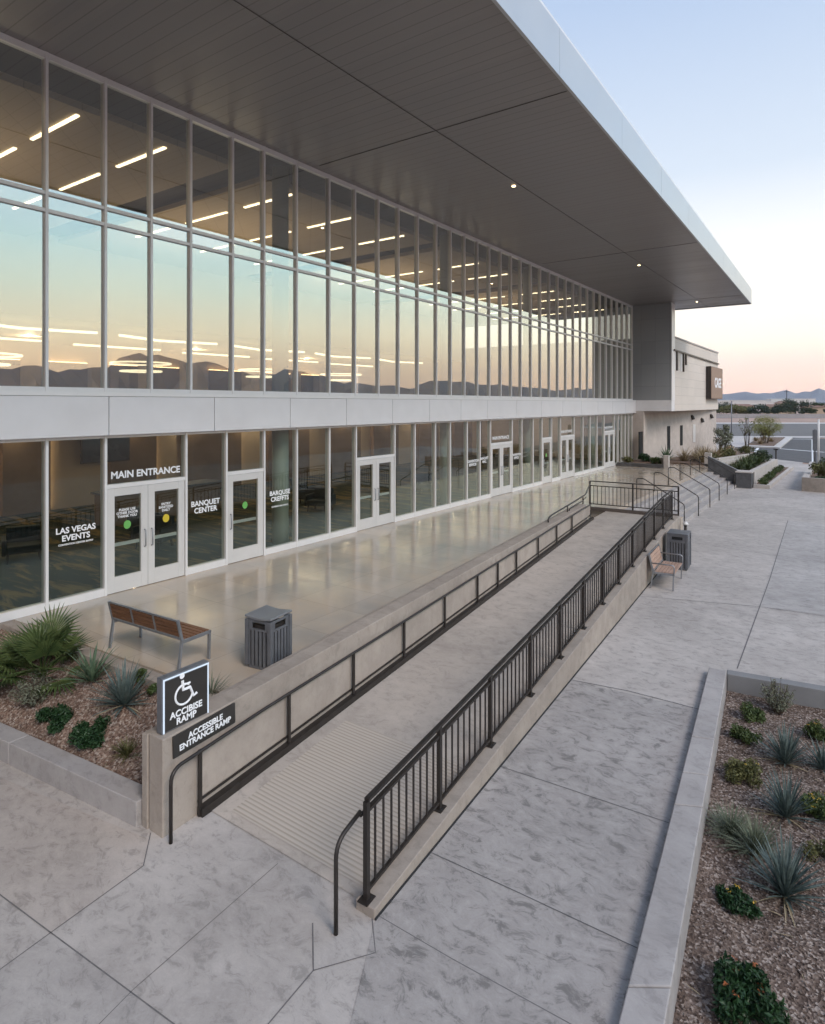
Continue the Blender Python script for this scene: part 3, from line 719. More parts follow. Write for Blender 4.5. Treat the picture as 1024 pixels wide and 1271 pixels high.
def picket_post_y(u):
    a_ = (u - 512) / F; dx, dy = -SN + a_ * CS, CS + a_ * SN; dr = RB - RA; den = dx * dr.y - dy * dr.x
    return dy * (((RA.x + .10 - CX) * dr.y - RA.y * dr.x) / den)
gy = [picket_post_y(u) for u in (455, 545.5, 608.5, 658, 695, 724, 748, 768, 785, 800, 812, 823, 834)]
print('guard', [round(y, 2) for y in gy])
gy[-1] = min(gy[-1], 23.3)
rdirg = (RB - RA).normalized()
G_ = thing('guardrail', 'long dark picket guardrail climbing along the outer side of the ramp', 'railing', (RA.x + .1, gy[0], 0))
gp = lambda y, z, o=.10: Vector((on(RA, RB, y).x + o, y, rt(y) + z))
for y in gy: MB().beam(gp(y, .0), gp(y, .97), .05, .05).obox(gp(y, .006), rdirg * .075, Vector((rdirg.y, -rdirg.x, 0)) * .06, (0, 0, .006)).build('post', M['black_metal'], G_)
def railline(z, wd, ht, name, o=.10):
    mb = MB()
    for a_, b_ in zip(gy, gy[1:]): mb.beam(gp(a_, z, o), gp(b_, z, o), wd, ht)
    return mb.build(name, M['black_metal'], G_)
railline(.985, .055, .03, 'top_rail'); railline(.87, .035, .03, 'picket_rail'); railline(.09, .035, .03, 'bottom_rail')
tot = 0
for i, (a_, b_) in enumerate(zip(gy, gy[1:])):
    k = max(5, round((b_ - a_) / .155)); extra = MB() if i >= 8 else None
    for j in range(1, k):
        y = lerp(a_, b_, j / k)
        if i < 8: MB().beam(gp(y, .1), gp(y, .865), .018, .018).build('baluster', M['black_metal'], G_); tot += 1
        else:
            if j == 1 and i == 8: STF = MB()
            STF.beam(gp(y, .1), gp(y, .865), .018, .018)
tag(STF.build('balusters', M['black_metal'], G_), kind='stuff')
print('balusters', tot)
# sloping grab rail on the ramp side, with the loop at the foot of the ramp
mb = MB(); g0 = gp(gy[0], .80, -.0); foot = P(417, 1160, 0); foot.z = .004
tp_ = Vector((foot.x, foot.y, .86)); e_ = gp(gy[0], .84, .02)
path = [foot, foot + Vector((0, 0, .70))] + arc(tp_, tp_ - Vector((0, 0, .16)), tp_ + (e_ - tp_).normalized() * .16)[1:] + [e_]
MB().tube(path, .022, 10).build('grab_rail', M['black_metal'], G_, 0, True)
mb = MB().tube([gp(y, .80, .02) for y in gy], .019, 8)
mb.build('grab_rail', M['black_metal'], G_, 0, True)

# guardrail across the head of the ramp
ga, gb = P(729, 632, TZ), Vector((7.78, 23.62, TZ)); ga.y = 23.45; ga.x = 4.62
E_ = thing('guardrail', 'short level picket guardrail across the head of the ramp on a dark kerb', 'railing', (ga.x, ga.y, TZ))
dr = (gb - ga); 
MB().beam(ga + Vector((0, 0, .05)), gb + Vector((0, 0, .05)), .12, .14).build('kerb', simple('brown_kerb', (.10, .08, .07), .7, 0, .15, 6), E_)
for t in (0, .5, .995): MB().beam(ga + dr * t + Vector((0, 0, .0 if t else -.25)), ga + dr * t + Vector((0, 0, 1.09)), .05, .05).build('post', M['black_metal'], E_)
for z, h in ((1.10, .035), (.93, .03), (.24, .03)): MB().beam(ga + Vector((0, 0, z)), gb + Vector((0, 0, z)), .045, h).build('rail', M['black_metal'], E_)
for i in range(1, 22):
    if i != 11: MB().beam(ga + dr * i / 22 + Vector((0, 0, .25)), ga + dr * i / 22 + Vector((0, 0, .92)), .018, .018).build('baluster', M['black_metal'], E_)
# little handrail on the cap at the top of the ramp wall
T_ = thing('cap_handrail', 'short dark pipe handrail standing on the far end of the ramp wall cap', 'handrail', (LB.x - .2, 18.2, 1.45))
cp = lambda y, z: Vector((on(LA, LB, y).x - .17, y, ltop(y) + z))
MB().tube([cp(17.6, -.02), cp(17.6, .06)] + arc(cp(17.6, .16), cp(17.6, .06), cp(18.0, .17)) + [cp(20, .22), cp(21.4, .27), Vector((ga.x, ga.y, TZ + .98))], .024, 8).build('rail', M['black_metal'], T_, 0, True)
for y in (19.4, 21.1): MB().beam(cp(y, -.02), cp(y, .22), .03, .03).build('post', M['black_metal'], T_)
MB().tube([cp(19.6, .0), cp(19.6, .06), cp(20.2, .09), cp(21.0, .10), cp(21.5, .17)], .016, 6).build('rail', M['black_metal'], T_, 0, True)

# handrails of the stairs: one built, the rest copied
def stair_rail(x0, y0):
    o = local('stair_handrail', '', 'handrail', (x0, y0, 0), 0, 'handrails down the stairs')
    dx = 1.9
    p0, p1 = Vector((0, 0, TZ)), Vector((dx, 0, 0))
    a_, b_ = Vector((.0, 0, TZ + .88)), Vector((dx, 0, .88))
    sl_ = Vector((.28, 0, TZ + .88)); 
    path = [a_ - Vector((0, 0, .12))] + arc(a_, a_ - Vector((0, 0, .1)), a_ + Vector((.12, 0, 0))) + [sl_ - Vector((.04, 0, 0))] + arc(sl_, sl_ - Vector((.04, 0, 0)), sl_ + (b_ - sl_).normalized() * .06)[1:] \
        + [b_ - (b_ - sl_).normalized() * .12] + arc(b_, b_ - (b_ - sl_).normalized() * .1, b_ - Vector((0, 0, .1)))
    MB().tube(path, .021, 8).build('rail', M['black_metal'], o, 0, True)
    MB().tube([p0 + Vector((0, 0, .002)), a_ - Vector((0, 0, .12))], .021, 8).build('post', M['black_metal'], o, 0, True)
    MB().tube([p1 + Vector((0, 0, .002)), b_ - Vector((0, 0, .1))], .021, 8).build('post', M['black_metal'], o, 0, True)
    return o
sr = stair_rail(5.28, 27.3)
names = ['stair handrail nearest the ramp, its upper post behind the picket guardrail', 'second stair handrail counted from the ramp', 'third stair handrail counted from the ramp', 'third stair handrail counted back from the dark planter wall', 'second stair handrail counted back from the dark planter wall', 'stair handrail closest to the dark grey planter wall']
sr['label'] = names[0]
for i, y in enumerate((30.1, 32.9, 35.55, 38.2, 40.9)): dup(sr, (5.28 - .03 * i, y, 0), 0, names[i + 1])

# ------------------------------------------------------------------ signs at the ramp's end
bl, br = Vector((6.30, 4.30, 0)), Vector((6.22, 5.02, 0))
fx = lambda y: on(LA, LB, y).x
A = thing('ramp_sign', 'square dark sign with a white wheelchair symbol standing on the end of the ramp wall', 'sign', (fx(4.3) - .12, 4.3, ltop(4.3)))
sx0 = fx(4.6) - .07; y0_, y1_, z0_, z1_ = 4.27, 4.92, ltop(4.3) + .004, ltop(4.3) + .655
MB().box(sx0 - .10, sx0, y0_, y1_, z0_, z1_).build('sign_box', M['grey_metal'], A, .006)
MB().box(sx0 + .002, sx0 + .006, y0_ + .045, y1_ - .03, z0_ + .02, z1_ - .045).build('sign_face', M['sign_dark'], A)
mb = MB(); mb.box(sx0 + .002, sx0 + .008, y0_ + .016, y0_ + .034, z0_ + .005, z1_ - .015); mb.box(sx0 + .002, sx0 + .008, y0_ + .034, y1_ - .004, z1_ - .033, z1_ - .016); mb.box(sx0 + .002, sx0 + .008, y1_ - .02, y1_ - .006, z0_ + .005, z1_ - .033)
mb.build('lit_edge', M['sign_edge'], A)
# wheelchair symbol
yc, zc = (y0_ + y1_) / 2 - .02, z0_ + .395
S3 = lambda y, z: Vector((sx0 + .009, yc + y, zc + z))
mb = MB(); k = 22
ring = [S3(-.015 + .118 * math.cos(R(55 + 290 * i / k)), -.02 + .118 * math.sin(R(55 + 290 * i / k))) for i in range(k + 1)]
mb.tube(ring, .013, 6)
mb.tube([S3(-.035, .15), S3(-.025, .035), S3(.075, .035)], .019, 6); mb.tube([S3(-.03, .092), S3(.07, .092)], .012, 6)
mb.tube([S3(.07, .035), S3(.12, -.085), S3(.165, -.065)], .016, 6)
mb.add([S3(-.04 + .034 * math.cos(i * math.pi / 7), .205 + .034 * math.sin(i * math.pi / 7)) for i in range(14)], [tuple(range(14))])
mb.build('wheelchair_symbol', M['white'], A)
lettering('ACCIBISE\nRAMP', .108, (sx0 + .008, yc + .02, z0_ + .125), (0, 1, 0), (0, 0, 1), M['white'], A, ext=.002, line=.85)
dl = (LB - LA).normalized(); nl = Vector((dl.y, -dl.x, 0))
S2 = thing('wall_plaque', 'long dark plaque lettered for the entrance ramp on the face of the ramp wall', 'sign', (fx(4.9) + .02, 4.9, .85))
sl0 = (ltop(5.4) - ltop(4.4)) * 1.0; upv = Vector((0, 0, 1)); rtv = (dl + Vector((0, 0, sl0))).normalized(); upv = nl.cross(rtv) * -1
upv = rtv.cross(nl) * -1
c_ = Vector((fx(4.82), 4.82, ltop(4.82) - .15)) + nl * .012
upv = nl.cross(rtv)
if upv.z < 0: upv = -upv
MB().obox(c_, rtv * .47, nl * .01, upv * .128).build('plaque', M['sign_dark'], S2)
lettering('ACCESSIBLE\nENTRANCE RAMP', .098, c_ + nl * .0125, rtv, upv, M['white'], S2, ext=.002, line=.9)

# ------------------------------------------------------------------ benches and bins
def wood_mat():
    m, t, b = base_mat('bench_wood', .5, 0, .4); v = N(t, 'ShaderNodeTexCoord').outputs['Object']
    n = noise(t, mapped(t, v, (1.2, 22, 22)), 2, 5, .6); t.links.new(mixc(t, mrange(t, n.outputs[0], .3, .7), (.11, .05, .026), (.24, .115, .06)), b.inputs['Base Color']); return m
M['wood'] = wood_mat()
M['wood2'] = simple('weathered_pink_wood', (.38, .25, .19), .65, 0, .15, 3)
def bench(label, loc, rz_, wood, arms, n_back, length=1.75, bh=.40):
    """front faces +y of the bench; slats run along x"""
    o = local('bench', label, 'bench', loc, rz_)
    L2 = length / 2
    mb = MB()
    for i in range(6): mb.box(-L2, L2, -.20 + .085 * i, -.20 + .085 * i + .072, .425, .455)
    mb.build('seat', wood, o, .004)
    mb = MB(); bv = Vector((0, -.22, .97)).normalized()
    for i in range(n_back):
        c_ = Vector((0, -.25, .50)) + bv * (.035 + i * (bh / n_back))
        mb.obox(c_, (L2, 0, 0), Vector((0, .97, .22)).normalized() * .012, bv * (bh / n_back / 2 - .005))
    bk = mb.build('backrest', wood, o, .003)
    mb = MB()
    for x in (-L2 / 3, L2 / 3): mb.obox(Vector((0, -.25, .50)) + Vector((x, -.014, .02)) + bv * bh / 2, (.022, 0, 0), (0, .006, 0), bv * (bh / 2 + .01))
    mb.obox(Vector((0, -.235, .475)), (L2, 0, 0), (0, .018, 0), (0, 0, .014))
    mb.obox(Vector((0, -.25, .50)) + bv * (bh + .025), (L2, 0, 0), (0, .014, 0), (0, 0, .01))
    mb.build('back_brace', M['bench_metal'], o)
    for s in (-1, 1):
        x = s * (L2 + .022)
        MB().beam((x, .27, 0.002), (x, .28, .40), .03, .05).build('leg', M['bench_metal'], o, .003)
        mb = MB(); mb.beam((x, -.30, 0.002), (x, -.235, .46), .03, .05); mb.beam((x, -.235, .455), Vector((x, -.25, .50)) + bv * (bh + .035), .03, .045)
        mb.build('leg', M['bench_metal'], o, .003)
        mb = MB(); mb.beam((x, -.22, .425), (x, .31, .425), .03, .05); mb.build('seat_frame', M['bench_metal'], o, .003)
        if arms: MB().tube([(x, .29, .40), (x, .30, .60)] + arc((x, .30, .68), (x, .30, .6), (x, .20, .68)) + [(x, -.28, .68)], .018, 8).build('armrest', M['bench_metal'], o, 0, True)
    return o
ba, bb = P(143, 806, TZ), P(236, 831, TZ)
bdir = Vector((1, .06, 0)).normalized()
bench('dark wooden bench with its back to the gravel planter on the terrace', (3.70, 5.93, TZ), math.atan2(bdir.y, bdir.x), M['wood'], False, 4, 1.70, .25)
rdir = (RB - RA).normalized()
bench('weathered pinkish bench with looped armrests against the outer ramp wall', (8.62, 18.35, 0), math.atan2(rdir.y, rdir.x) + math.pi, M['wood2'], True, 4, 1.35)
def bin_(label, loc, rz_, hw, hd, h, curved):
    o = local('litter_bin', label, 'bin', loc, rz_)
    MB().box(-hw + .03, hw - .03, -hd + .03, hd - .03, .03, h * .84).build('liner', M['black_metal'], o)
    MB().box(-hw, hw, -hd, hd, .004, .05).build('base', M['grey_metal'], o, .005)
    mb = MB()
    for (ax_, n_) in ((0, max(5, round(hw * 2 / .075))), (1, max(5, round(hd * 2 / .075)))):
        for s in (-1, 1):
            for i in range(n_):
                l_ = hw if ax_ == 0 else hd; p_ = -l_ + 2 * l_ * (i + .5) / n_; hs = l_ / n_ * .66
                if ax_ == 0: mb.box(p_ - hs, p_ + hs, s * hd - .012, s * hd + .012, .052, h * .76)
                else: mb.box(s * hw - .012, s * hw + .012, p_ - hs, p_ + hs, .052, h * .76)
    mb.build('slat_panel', M['grey_metal'], o)
    mb = MB()
    for sx_ in (-1, 1):
        for sy_ in (-1, 1): mb.box(sx_ * hw - .03, sx_ * hw + .03, sy_ * hd - .03, sy_ * hd + .03, .05, h * .95)
    mb.box(-hw, hw, -hd - .014, -hd + .02, h * .74, h * .78); mb.box(-hw, hw, hd - .02, hd + .014, h * .74, h * .78)
    mb.box(-hw - .014, -hw + .02, -hd, hd, h * .74, h * .78); mb.box(hw - .02, hw + .014, -hd, hd, h * .74, h * .78)
    if curved:
        for sx_ in (-1, 1):
            for sy_ in (-1, 1):
                mb.box(sx_ * (hw - .05) - .05, sx_ * (hw - .05) + .05, sy_ * hd - .011, sy_ * hd + .011, h * .77, h * .955); mb.box(sx_ * hw - .0105, sx_ * hw + .0105, sy_ * (hd - .05) - .05, sy_ * (hd - .05) + .05, h * .77, h * .955)
        mb.box(-hw, hw, -hd - .010, -hd + .010, h * .90, h * .95); mb.box(-hw, hw, hd - .010, hd + .010, h * .90, h * .95); mb.box(-hw - .0098, -hw + .0098, -hd, hd, h * .90, h * .95); mb.box(hw - .0098, hw + .0098, -hd, hd, h * .90, h * .95)
    mb.build('frame', M['grey_metal'], o, .004)
    mb = MB(); n_ = 8; vs = []
    for i in range(n_ + 1):
        x = lerp(-hw - .03, hw + .03, i / n_); z = h * .957 + (-.025 * math.cos((i / n_ - .5) * math.pi) + .025 if curved else 0)
        vs += [(x, -hd - .03, z), (x, hd + .03, z), (x, hd + .03, z + .035), (x, -hd - .03, z + .035)]
    fs = [(i * 4 + k, (i + 1) * 4 + k, (i + 1) * 4 + (k + 1) % 4, i * 4 + (k + 1) % 4) for i in range(n_) for k in range(4)] + [(0, 1, 2, 3), (n_ * 4 + 3, n_ * 4 + 2, n_ * 4 + 1, n_ * 4)]
    mb.add(vs, fs).build('lid', M['bench_metal'] if curved else M['grey_metal'], o, .006)
    if not curved: 
        MB().box(-hw * .55, hw * .55, -hd - .03, -hd - .016, h * .82, h * .90).build('slot', M['int_dark'], o)
        MB().box(-hw - .004, hw + .004, -hd - .012, hd + .012, h * .78, h * .955).build('hood', M['grey_metal'], o, .01)
    return o
p1 = P(334, 838, TZ)
bin_('dark slatted litter bin with open sides on the terrace beside the ramp wall', (5.49, 6.66, TZ), R(8), .225, .225, .79, True)
bin_('grey fluted litter bin with a top slot next to the pinkish bench', (8.50, 20.35, 0), math.atan2(rdir.y, rdir.x) - math.pi / 2, .27, .33, 1.10, False)
# small bollard light behind that bin
bq = Vector((8.1, 23.15, 0))
bo = thing('bollard_light', 'slim dark bollard with a pale round cap at the end of the ramp wall', 'bollard', bq)
MB().tube([bq, bq + Vector((0, 0, .82))], .05, 10).build('post', M['black_metal'], bo, 0, True)
MB().tube([bq + Vector((0, 0, .822)), bq + Vector((0, 0, .87)), bq + Vector((0, 0, .92))], .11, 12, .05).build('cap', M['white_door'], bo, 0, True)

# ------------------------------------------------------------------ planters
inner = lambda x: 3.74 + .113 * x
PL = thing('planter_wall', 'low grey concrete planter edge in front of the red gravel bed', 'wall', (3, inner(3) - .13, 0))
for a_, b_ in ((.05, 3.36), (3.37, 6.02)):
    MB().prism([(a_, inner(a_)), (b_, inner(b_)), (b_, inner(b_) - .27), (a_, inner(a_) - .27)], -.02, .30).build('wall_block', M['grey_conc'], PL, .012)
# right planter: kerb of long blocks
QO = [P(767, 1271, .12), P(880, 828, .12)]; QI = [P(825, 1271, .12), P(902, 832, .12)]
QO[0], QI[0] = QO[0] + (QO[0] - QO[1]) * .35, QI[0] + (QI[0] - QI[1]) * .35
PR = thing('planter_wall', 'grey concrete kerb of long blocks round the mulch bed beside the stamped path', 'wall', tuple(QO[1]))
PR.location.z = 0; OFF[PR.name] = Vector(PR.location)
cuts = [0, .22, .255 + .20, .60, .705, .79, .87, 1.0]
vtot = [1271, 1245, 1003, 966, 932, 893, 828]
def tcut(v):  # along the outer edge
    p = P(800, v, .12); return (p.y - QO[0].y) / (QO[1].y - QO[0].y)
cuts = [0, tcut(1235), tcut(985), tcut(943), tcut(897), 1]
for a_, b_ in zip(cuts, cuts[1:]):
    p, q, r_, s = QO[0].lerp(QO[1], a_ + .0008), QO[0].lerp(QO[1], b_ - .0008), QI[0].lerp(QI[1], b_ - .0008), QI[0].lerp(QI[1], a_ + .0008)
    MB().prism([(p.x, p.y), (q.x, q.y), (r_.x, r_.y), (s.x, s.y)], -.5, .12).build('wall_block', M['grey_conc'], PR, .012)
fe = P(1040, 860, .05); fd = (Vector((fe.x, fe.y, 0)) - Vector((QO[1].x, QO[1].y, 0))).normalized(); fn = Vector((-fd.y, fd.x, 0))
c0 = Vector((QI[1].x, QI[1].y, 0)) + fd * .005
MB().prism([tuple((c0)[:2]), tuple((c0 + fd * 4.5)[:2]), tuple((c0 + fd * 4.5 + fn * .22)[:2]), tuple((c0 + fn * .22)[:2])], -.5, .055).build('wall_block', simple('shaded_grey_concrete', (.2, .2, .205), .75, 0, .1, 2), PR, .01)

# ------------------------------------------------------------------ beds of gravel and mulch
def chips_on(mb, pts_fn, n, size, seed):
    r = random.Random(seed)
    for _ in range(n):
        p, nz = pts_fn(r); a_ = r.uniform(0, 6.28); l_ = size * r.uniform(.5, 1.6); w_ = size * r.uniform(.25, .7); tl = r.uniform(-.5, .5)
        ax_ = Vector((math.cos(a_), math.sin(a_), tl)) * l_; ay_ = Vector((-math.sin(a_), math.cos(a_), r.uniform(-.5, .5))) * w_
        p = p + Vector((0, 0, size * .25)); h = Vector((0, 0, size * .22))
        mb.add([p - ax_ - ay_, p + ax_ - ay_ * .7, p + ax_ * .8 + ay_, p - ax_ * .9 + ay_ * .8, p - ax_ * .9 - ay_ * .9 - h, p + ax_ - ay_ * .7 - h, p + ax_ * .8 + ay_ - h, p - ax_ + ay_ - h],
               [(0, 1, 2, 3), (0, 4, 5, 1), (1, 5, 6, 2), (2, 6, 7, 3), (3, 7, 4, 0)])
def chip_mat(name, cols, rough=.9, scale=38):
    m, t, b = base_mat(name, rough, 0, .25); p = gpos(t)
    vo = N(t, 'ShaderNodeTexVoronoi'); vo.inputs['Scale'].default_value = scale; t.links.new(p, vo.inputs['Vector'])
    sx = N(t, 'ShaderNodeSeparateColor'); t.links.new(vo.outputs['Color'], sx.inputs[0])
    k = len(cols); rp = ramp(t, [(i / k, c) for i, c in enumerate(cols)], 'CONSTANT'); t.links.new(sx.outputs[0], rp.inputs[0])
    n = noise(t, p, 1.2, 4); c = mixc(t, mrange(t, n.outputs[0], .35, .7, 0, .3), rp.outputs[0], tuple(x * .55 for x in cols[0]))
    t.links.new(c, b.inputs['Base Color']); bump(t, b, vo.outputs['Distance'], .5, .02); return m
M['gravel'] = chip_mat('red_gravel', [(.20, .13, .10), (.27, .185, .145), (.14, .09, .07), (.33, .25, .20), (.20, .14, .11), (.42, .35, .30)])
M['mulch'] = chip_mat('bark_mulch', [(.125, .088, .070), (.185, .135, .108), (.075, .052, .042), (.235, .18, .15), (.135, .098, .082), (.36, .30, .265)], .85, 42)
def height(x, y, s=1.0): return s * (.03 * math.sin(x * 2.3 + 1.1 * y) + .02 * math.sin(y * 4.1 - x * 1.7) + .014 * math.sin(x * 7.7 + y * 5.3))
def bed(name, corners, nx, ny, m, nchips, csize, seed, tilt=None):
    """corners a, b, c, d (x, y, z): bilinear patch with a soft relief and loose chips"""
    a_, b_, c_, d_ = [Vector(p) for p in corners]
    def at(u, v): 
        p = (a_ * (1 - u) + b_ * u) * (1 - v) + (d_ * (1 - u) + c_ * u) * v
        p.z += height(p.x, p.y) * min(1, 8 * min(u, 1 - u, v, 1 - v) + .25); return p
    mb = MB(); vs = [at(i / nx, j / ny) for j in range(ny + 1) for i in range(nx + 1)]
    mb.add(vs, [(j * (nx + 1) + i, j * (nx + 1) + i + 1, (j + 1) * (nx + 1) + i + 1, (j + 1) * (nx + 1) + i) for j in range(ny) for i in range(nx)])
    chips_on(mb, lambda r: (at(r.random(), r.random()), 1), nchips, csize, seed)
    o = mb.build(name, m); tag(o, kind='stuff'); return at
left_at = bed('gravel_bed', [(.1, inner(.1) + .005, .22), (6.02, inner(6.02) + .005, .22), (6.02, near(6.02) - .275, .84), (.1, near(.1) - .275, .84)], 50, 24, M['gravel'], 12000, .016, 1)
def lz(u, v):
    """ground point of the sloping gravel bed seen at pixel (u, v)"""
    z = .5
    for _ in range(12):
        p = P(u, v, z); t = (p.y - inner(p.x)) / (near(p.x) - .275 - inner(p.x)); z = lerp(.22, .84, max(0, min(1, t)))
    p.z = z + height(p.x, p.y) - .01; return p
RZ_ = -.27
RC = [QI[0] + Vector((.0, 0, 0)), QI[0] + (QI[1] - QI[0]) * 0 + Vector((4.3, .35, 0)), c0 + fd * 4.2, c0]
bed('mulch_bed', [(p.x, p.y, RZ_) for p in RC], 50, 70, M['mulch'], 30000, .017, 2)
def rzp(u, v): p = P(u, v, RZ_); p.z = RZ_ + height(p.x, p.y) - .01; return p

# ------------------------------------------------------------------ plants
L_ = {}
L_['agave_blue'] = leafy('blue_agave_leaf', (.060, .090, .084), (.150, .190, .175), .5, 14)
L_['agave_green'] = leafy('green_agave_leaf', (.045, .085, .05), (.17, .24, .15), .5, 14)
L_['palm'] = leafy('palm_leaf', (.030, .055, .018), (.11, .145, .05), .5, 6)
L_['dark'] = leafy('dark_green_leaf', (.008, .026, .010), (.030, .072, .026), .45, 12)
L_['mid'] = leafy('mid_green_leaf', (.030, .052, .016), (.085, .115, .035), .55, 10)
L_['olive'] = leafy('olive_leaf', (.055, .060, .022), (.16, .155, .06), .6, 8)
L_['sage'] = leafy('grey_sage_leaf', (.10, .115, .075), (.26, .27, .20), .7, 9)
L_['straw'] = leafy('straw_grass', (.20, .15, .085), (.42, .34, .22), .8, 5)
L_['grey_grass'] = leafy('grey_green_grass', (.075, .095, .06), (.20, .22, .15), .7, 8)
L_['far'] = leafy('far_tree_leaf', (0.033, 0.051, 0.030), (0.090, 0.120, 0.057), .7, .9)
L_['far_dark'] = leafy('far_dark_leaf', (0.021, 0.036, 0.027), (0.054, 0.078, 0.048), .7, .9)
L_['far_olive'] = leafy('far_olive_leaf', (0.075, 0.084, 0.039), (0.180, 0.180, 0.075), .7, .9)
L_['verde'] = leafy('palo_verde_leaf', (.13, .145, .035), (.30, .29, .085), .6, 1.5)
L_['bark'] = simple('bark', (.10, .075, .055), .9, 0, .25, 8, .3, True)
L_['flower_o'] = simple('orange_flower', (.30, .09, .025), .6, 0, .2, 30, 0, True)
L_['flower_y'] = simple('yellow_flower', (.50, .32, .03), .6, 0, .2, 30, 0, True)
L_['dry'] = leafy('dry_leaf', (.22, .17, .10), (.40, .33, .22), .8, 6)
def blade(mb, base, az, el, ln, wd, droop, seg=5, fold=.35):
    p = Vector(base); vs = []; e = el
    d_ = Vector((math.cos(az), math.sin(az), 0)); s = Vector((-math.sin(az), math.cos(az), 0))
    for i in range(seg + 1):
        t = i / seg; k = wd * (1 - t ** 1.8) * (.55 + .9 * min(t * 3, 1) * .5)
        dr_ = d_ * math.cos(e) + Vector((0, 0, math.sin(e))); up = -d_ * math.sin(e) + Vector((0, 0, math.cos(e)))
        if i == seg: k = wd * .03
        vs += [p - s * k + up * k * fold, p - up * 0, p + s * k + up * k * fold]
        p = p + dr_ * ln / seg; e -= droop / seg
    fs = []
    for i in range(seg):
        for k in (0, 1): fs.append((i * 3 + k, i * 3 + k + 1, (i + 1) * 3 + k + 1, (i + 1) * 3 + k))
    mb.add(vs, fs)
def agave(name, label, p, r_, m, n=60, wd=.020, seed=0, lo=.15, hi=1.35, droop=.35, dry=5, cat='agave', group=None, h=1.0):
    r = random.Random(seed); o = local(name, label, cat, p, 0, group); mb = MB()
    for i in range(n):
        t = i / n; az = i * 2.39996 + r.uniform(-.25, .25); el = lerp(lo, hi, t ** .8) + r.uniform(-.12, .12)
        blade(mb, (math.cos(az) * .03, math.sin(az) * .03, .02 + .05 * t), az, el, r_ * r.uniform(.75, 1.12) * lerp(.85, 1.05, t), wd * r.uniform(.8, 1.2), droop * r.uniform(.3, 1.5))
    mb.build('leaf_rosette', m, o)
    if dry:
        mb = MB()
        for i in range(dry): blade(mb, (0, 0, .02), r.uniform(0, 6.28), r.uniform(.0, .25), r_ * r.uniform(.7, 1.0), wd * .8, .25)
        mb.build('dry_leaf', L_['dry'], o)
    return o
def leafquad(mb, p, s, r, up=.4):
    n_ = Vector((r.gauss(0, 1), r.gauss(0, 1), r.gauss(0, 1) + up)).normalized(); a_ = n_.orthogonal().normalized(); b_ = n_.cross(a_)
    th = r.uniform(0, 6.28); u = a_ * math.cos(th) + b_ * math.sin(th); v = n_.cross(u)
    mb.add([p - u * s, p - v * s * .42 + n_ * s * .12, p + u * s, p + v * s * .42 + n_ * s * .12], [(0, 1, 2, 3)])
def shrub(name, label, p, rx, ry, h, m, n, leaf, seed=0, clumps=9, flower=None, nf=0, cat='shrub', group=None, upright=0):
    r = random.Random(seed); o = local(name, label, cat, p, 0, group); mb = MB(); st_ = MB(); cs = []
    for i in range(clumps):
        a_ = r.uniform(0, 6.28); q = math.sqrt(r.random()) * .82; c_ = Vector((rx * q * math.cos(a_), ry * q * math.sin(a_), h * r.uniform(.25, .82) * (1 - .45 * q))); cs.append(c_)
        st_.tube([(r.uniform(-.02, .02), r.uniform(-.02, .02), -.02), c_ * .55 + Vector((0, 0, h * .05)), c_], .006 + .004 * h, 4, .003)
    for i in range(n):
        c_ = cs[i % clumps]; k = (rx + ry) / 2 * .42
        g = Vector((r.gauss(0, 1), r.gauss(0, 1), r.gauss(0, .8) + upright)).normalized() * k * r.random() ** .4
        q = c_ + g; q.z = max(.01, q.z); leafquad(mb, q, leaf * r.uniform(.6, 1.3), r)
    mb.build('foliage', m, o); st_.build('stems', L_['bark'], o)
    if flower:
        mb = MB()
        for i in range(nf):
            c_ = r.choice(cs); q = c_ + Vector((r.gauss(0, 1), r.gauss(0, 1), abs(r.gauss(0, 1)) + .3)).normalized() * (rx + ry) / 2 * .43
            for j in range(5): leafquad(mb, q + Vector((r.gauss(0, .012), r.gauss(0, .012), .005)), leaf * .55, r, 2)
        mb.build('flowers', flower, o)
    return o
def sage(name, label, p, rx, h, m, n=70, seed=0, cat='shrub', leaf=.022, group=None):
    """upright stems clothed in small leaves"""
    r = random.Random(seed); o = local(name, label, cat, p, 0, group); mb = MB(); st_ = MB()
    for i in range(n):
        a_ = r.uniform(0, 6.28); q = r.random() ** .6; tip = Vector((rx * q * math.cos(a_), rx * q * math.sin(a_), h * r.uniform(.65, 1.05) * (1 - .4 * q * q)))
        b_ = Vector((tip.x * .2, tip.y * .2, 0)); st_.tube([b_, b_.lerp(tip, .5) + Vector((0, 0, .03)), tip], .004, 3, .002)
        for j in range(16):
            t = r.uniform(.25, 1); leafquad(mb, b_.lerp(tip, t) + Vector((r.gauss(0, .014), r.gauss(0, .014), 0)), leaf * r.uniform(.6, 1.2), r, 0)
    mb.build('foliage', m, o); st_.build('stems', L_['bark'], o); return o
def tuft(name, label, p, r_, h, m, n=130, seed=0, cat='grass', group=None, wd=.006):
    r = random.Random(seed); o = local(name, label, cat, p, 0, group); mb = MB()
    for i in range(n):
        a_ = r.uniform(0, 6.28); q = r.random(); blade(mb, (math.cos(a_) * r_ * .25 * q, math.sin(a_) * r_ * .25 * q, 0), a_ + r.uniform(-.5, .5), lerp(1.5, .5, q) + r.uniform(-.1, .1), h * r.uniform(.6, 1.15), wd, r.uniform(.3, 1.4), 4, .15)
    mb.build('blades', m, o); return o
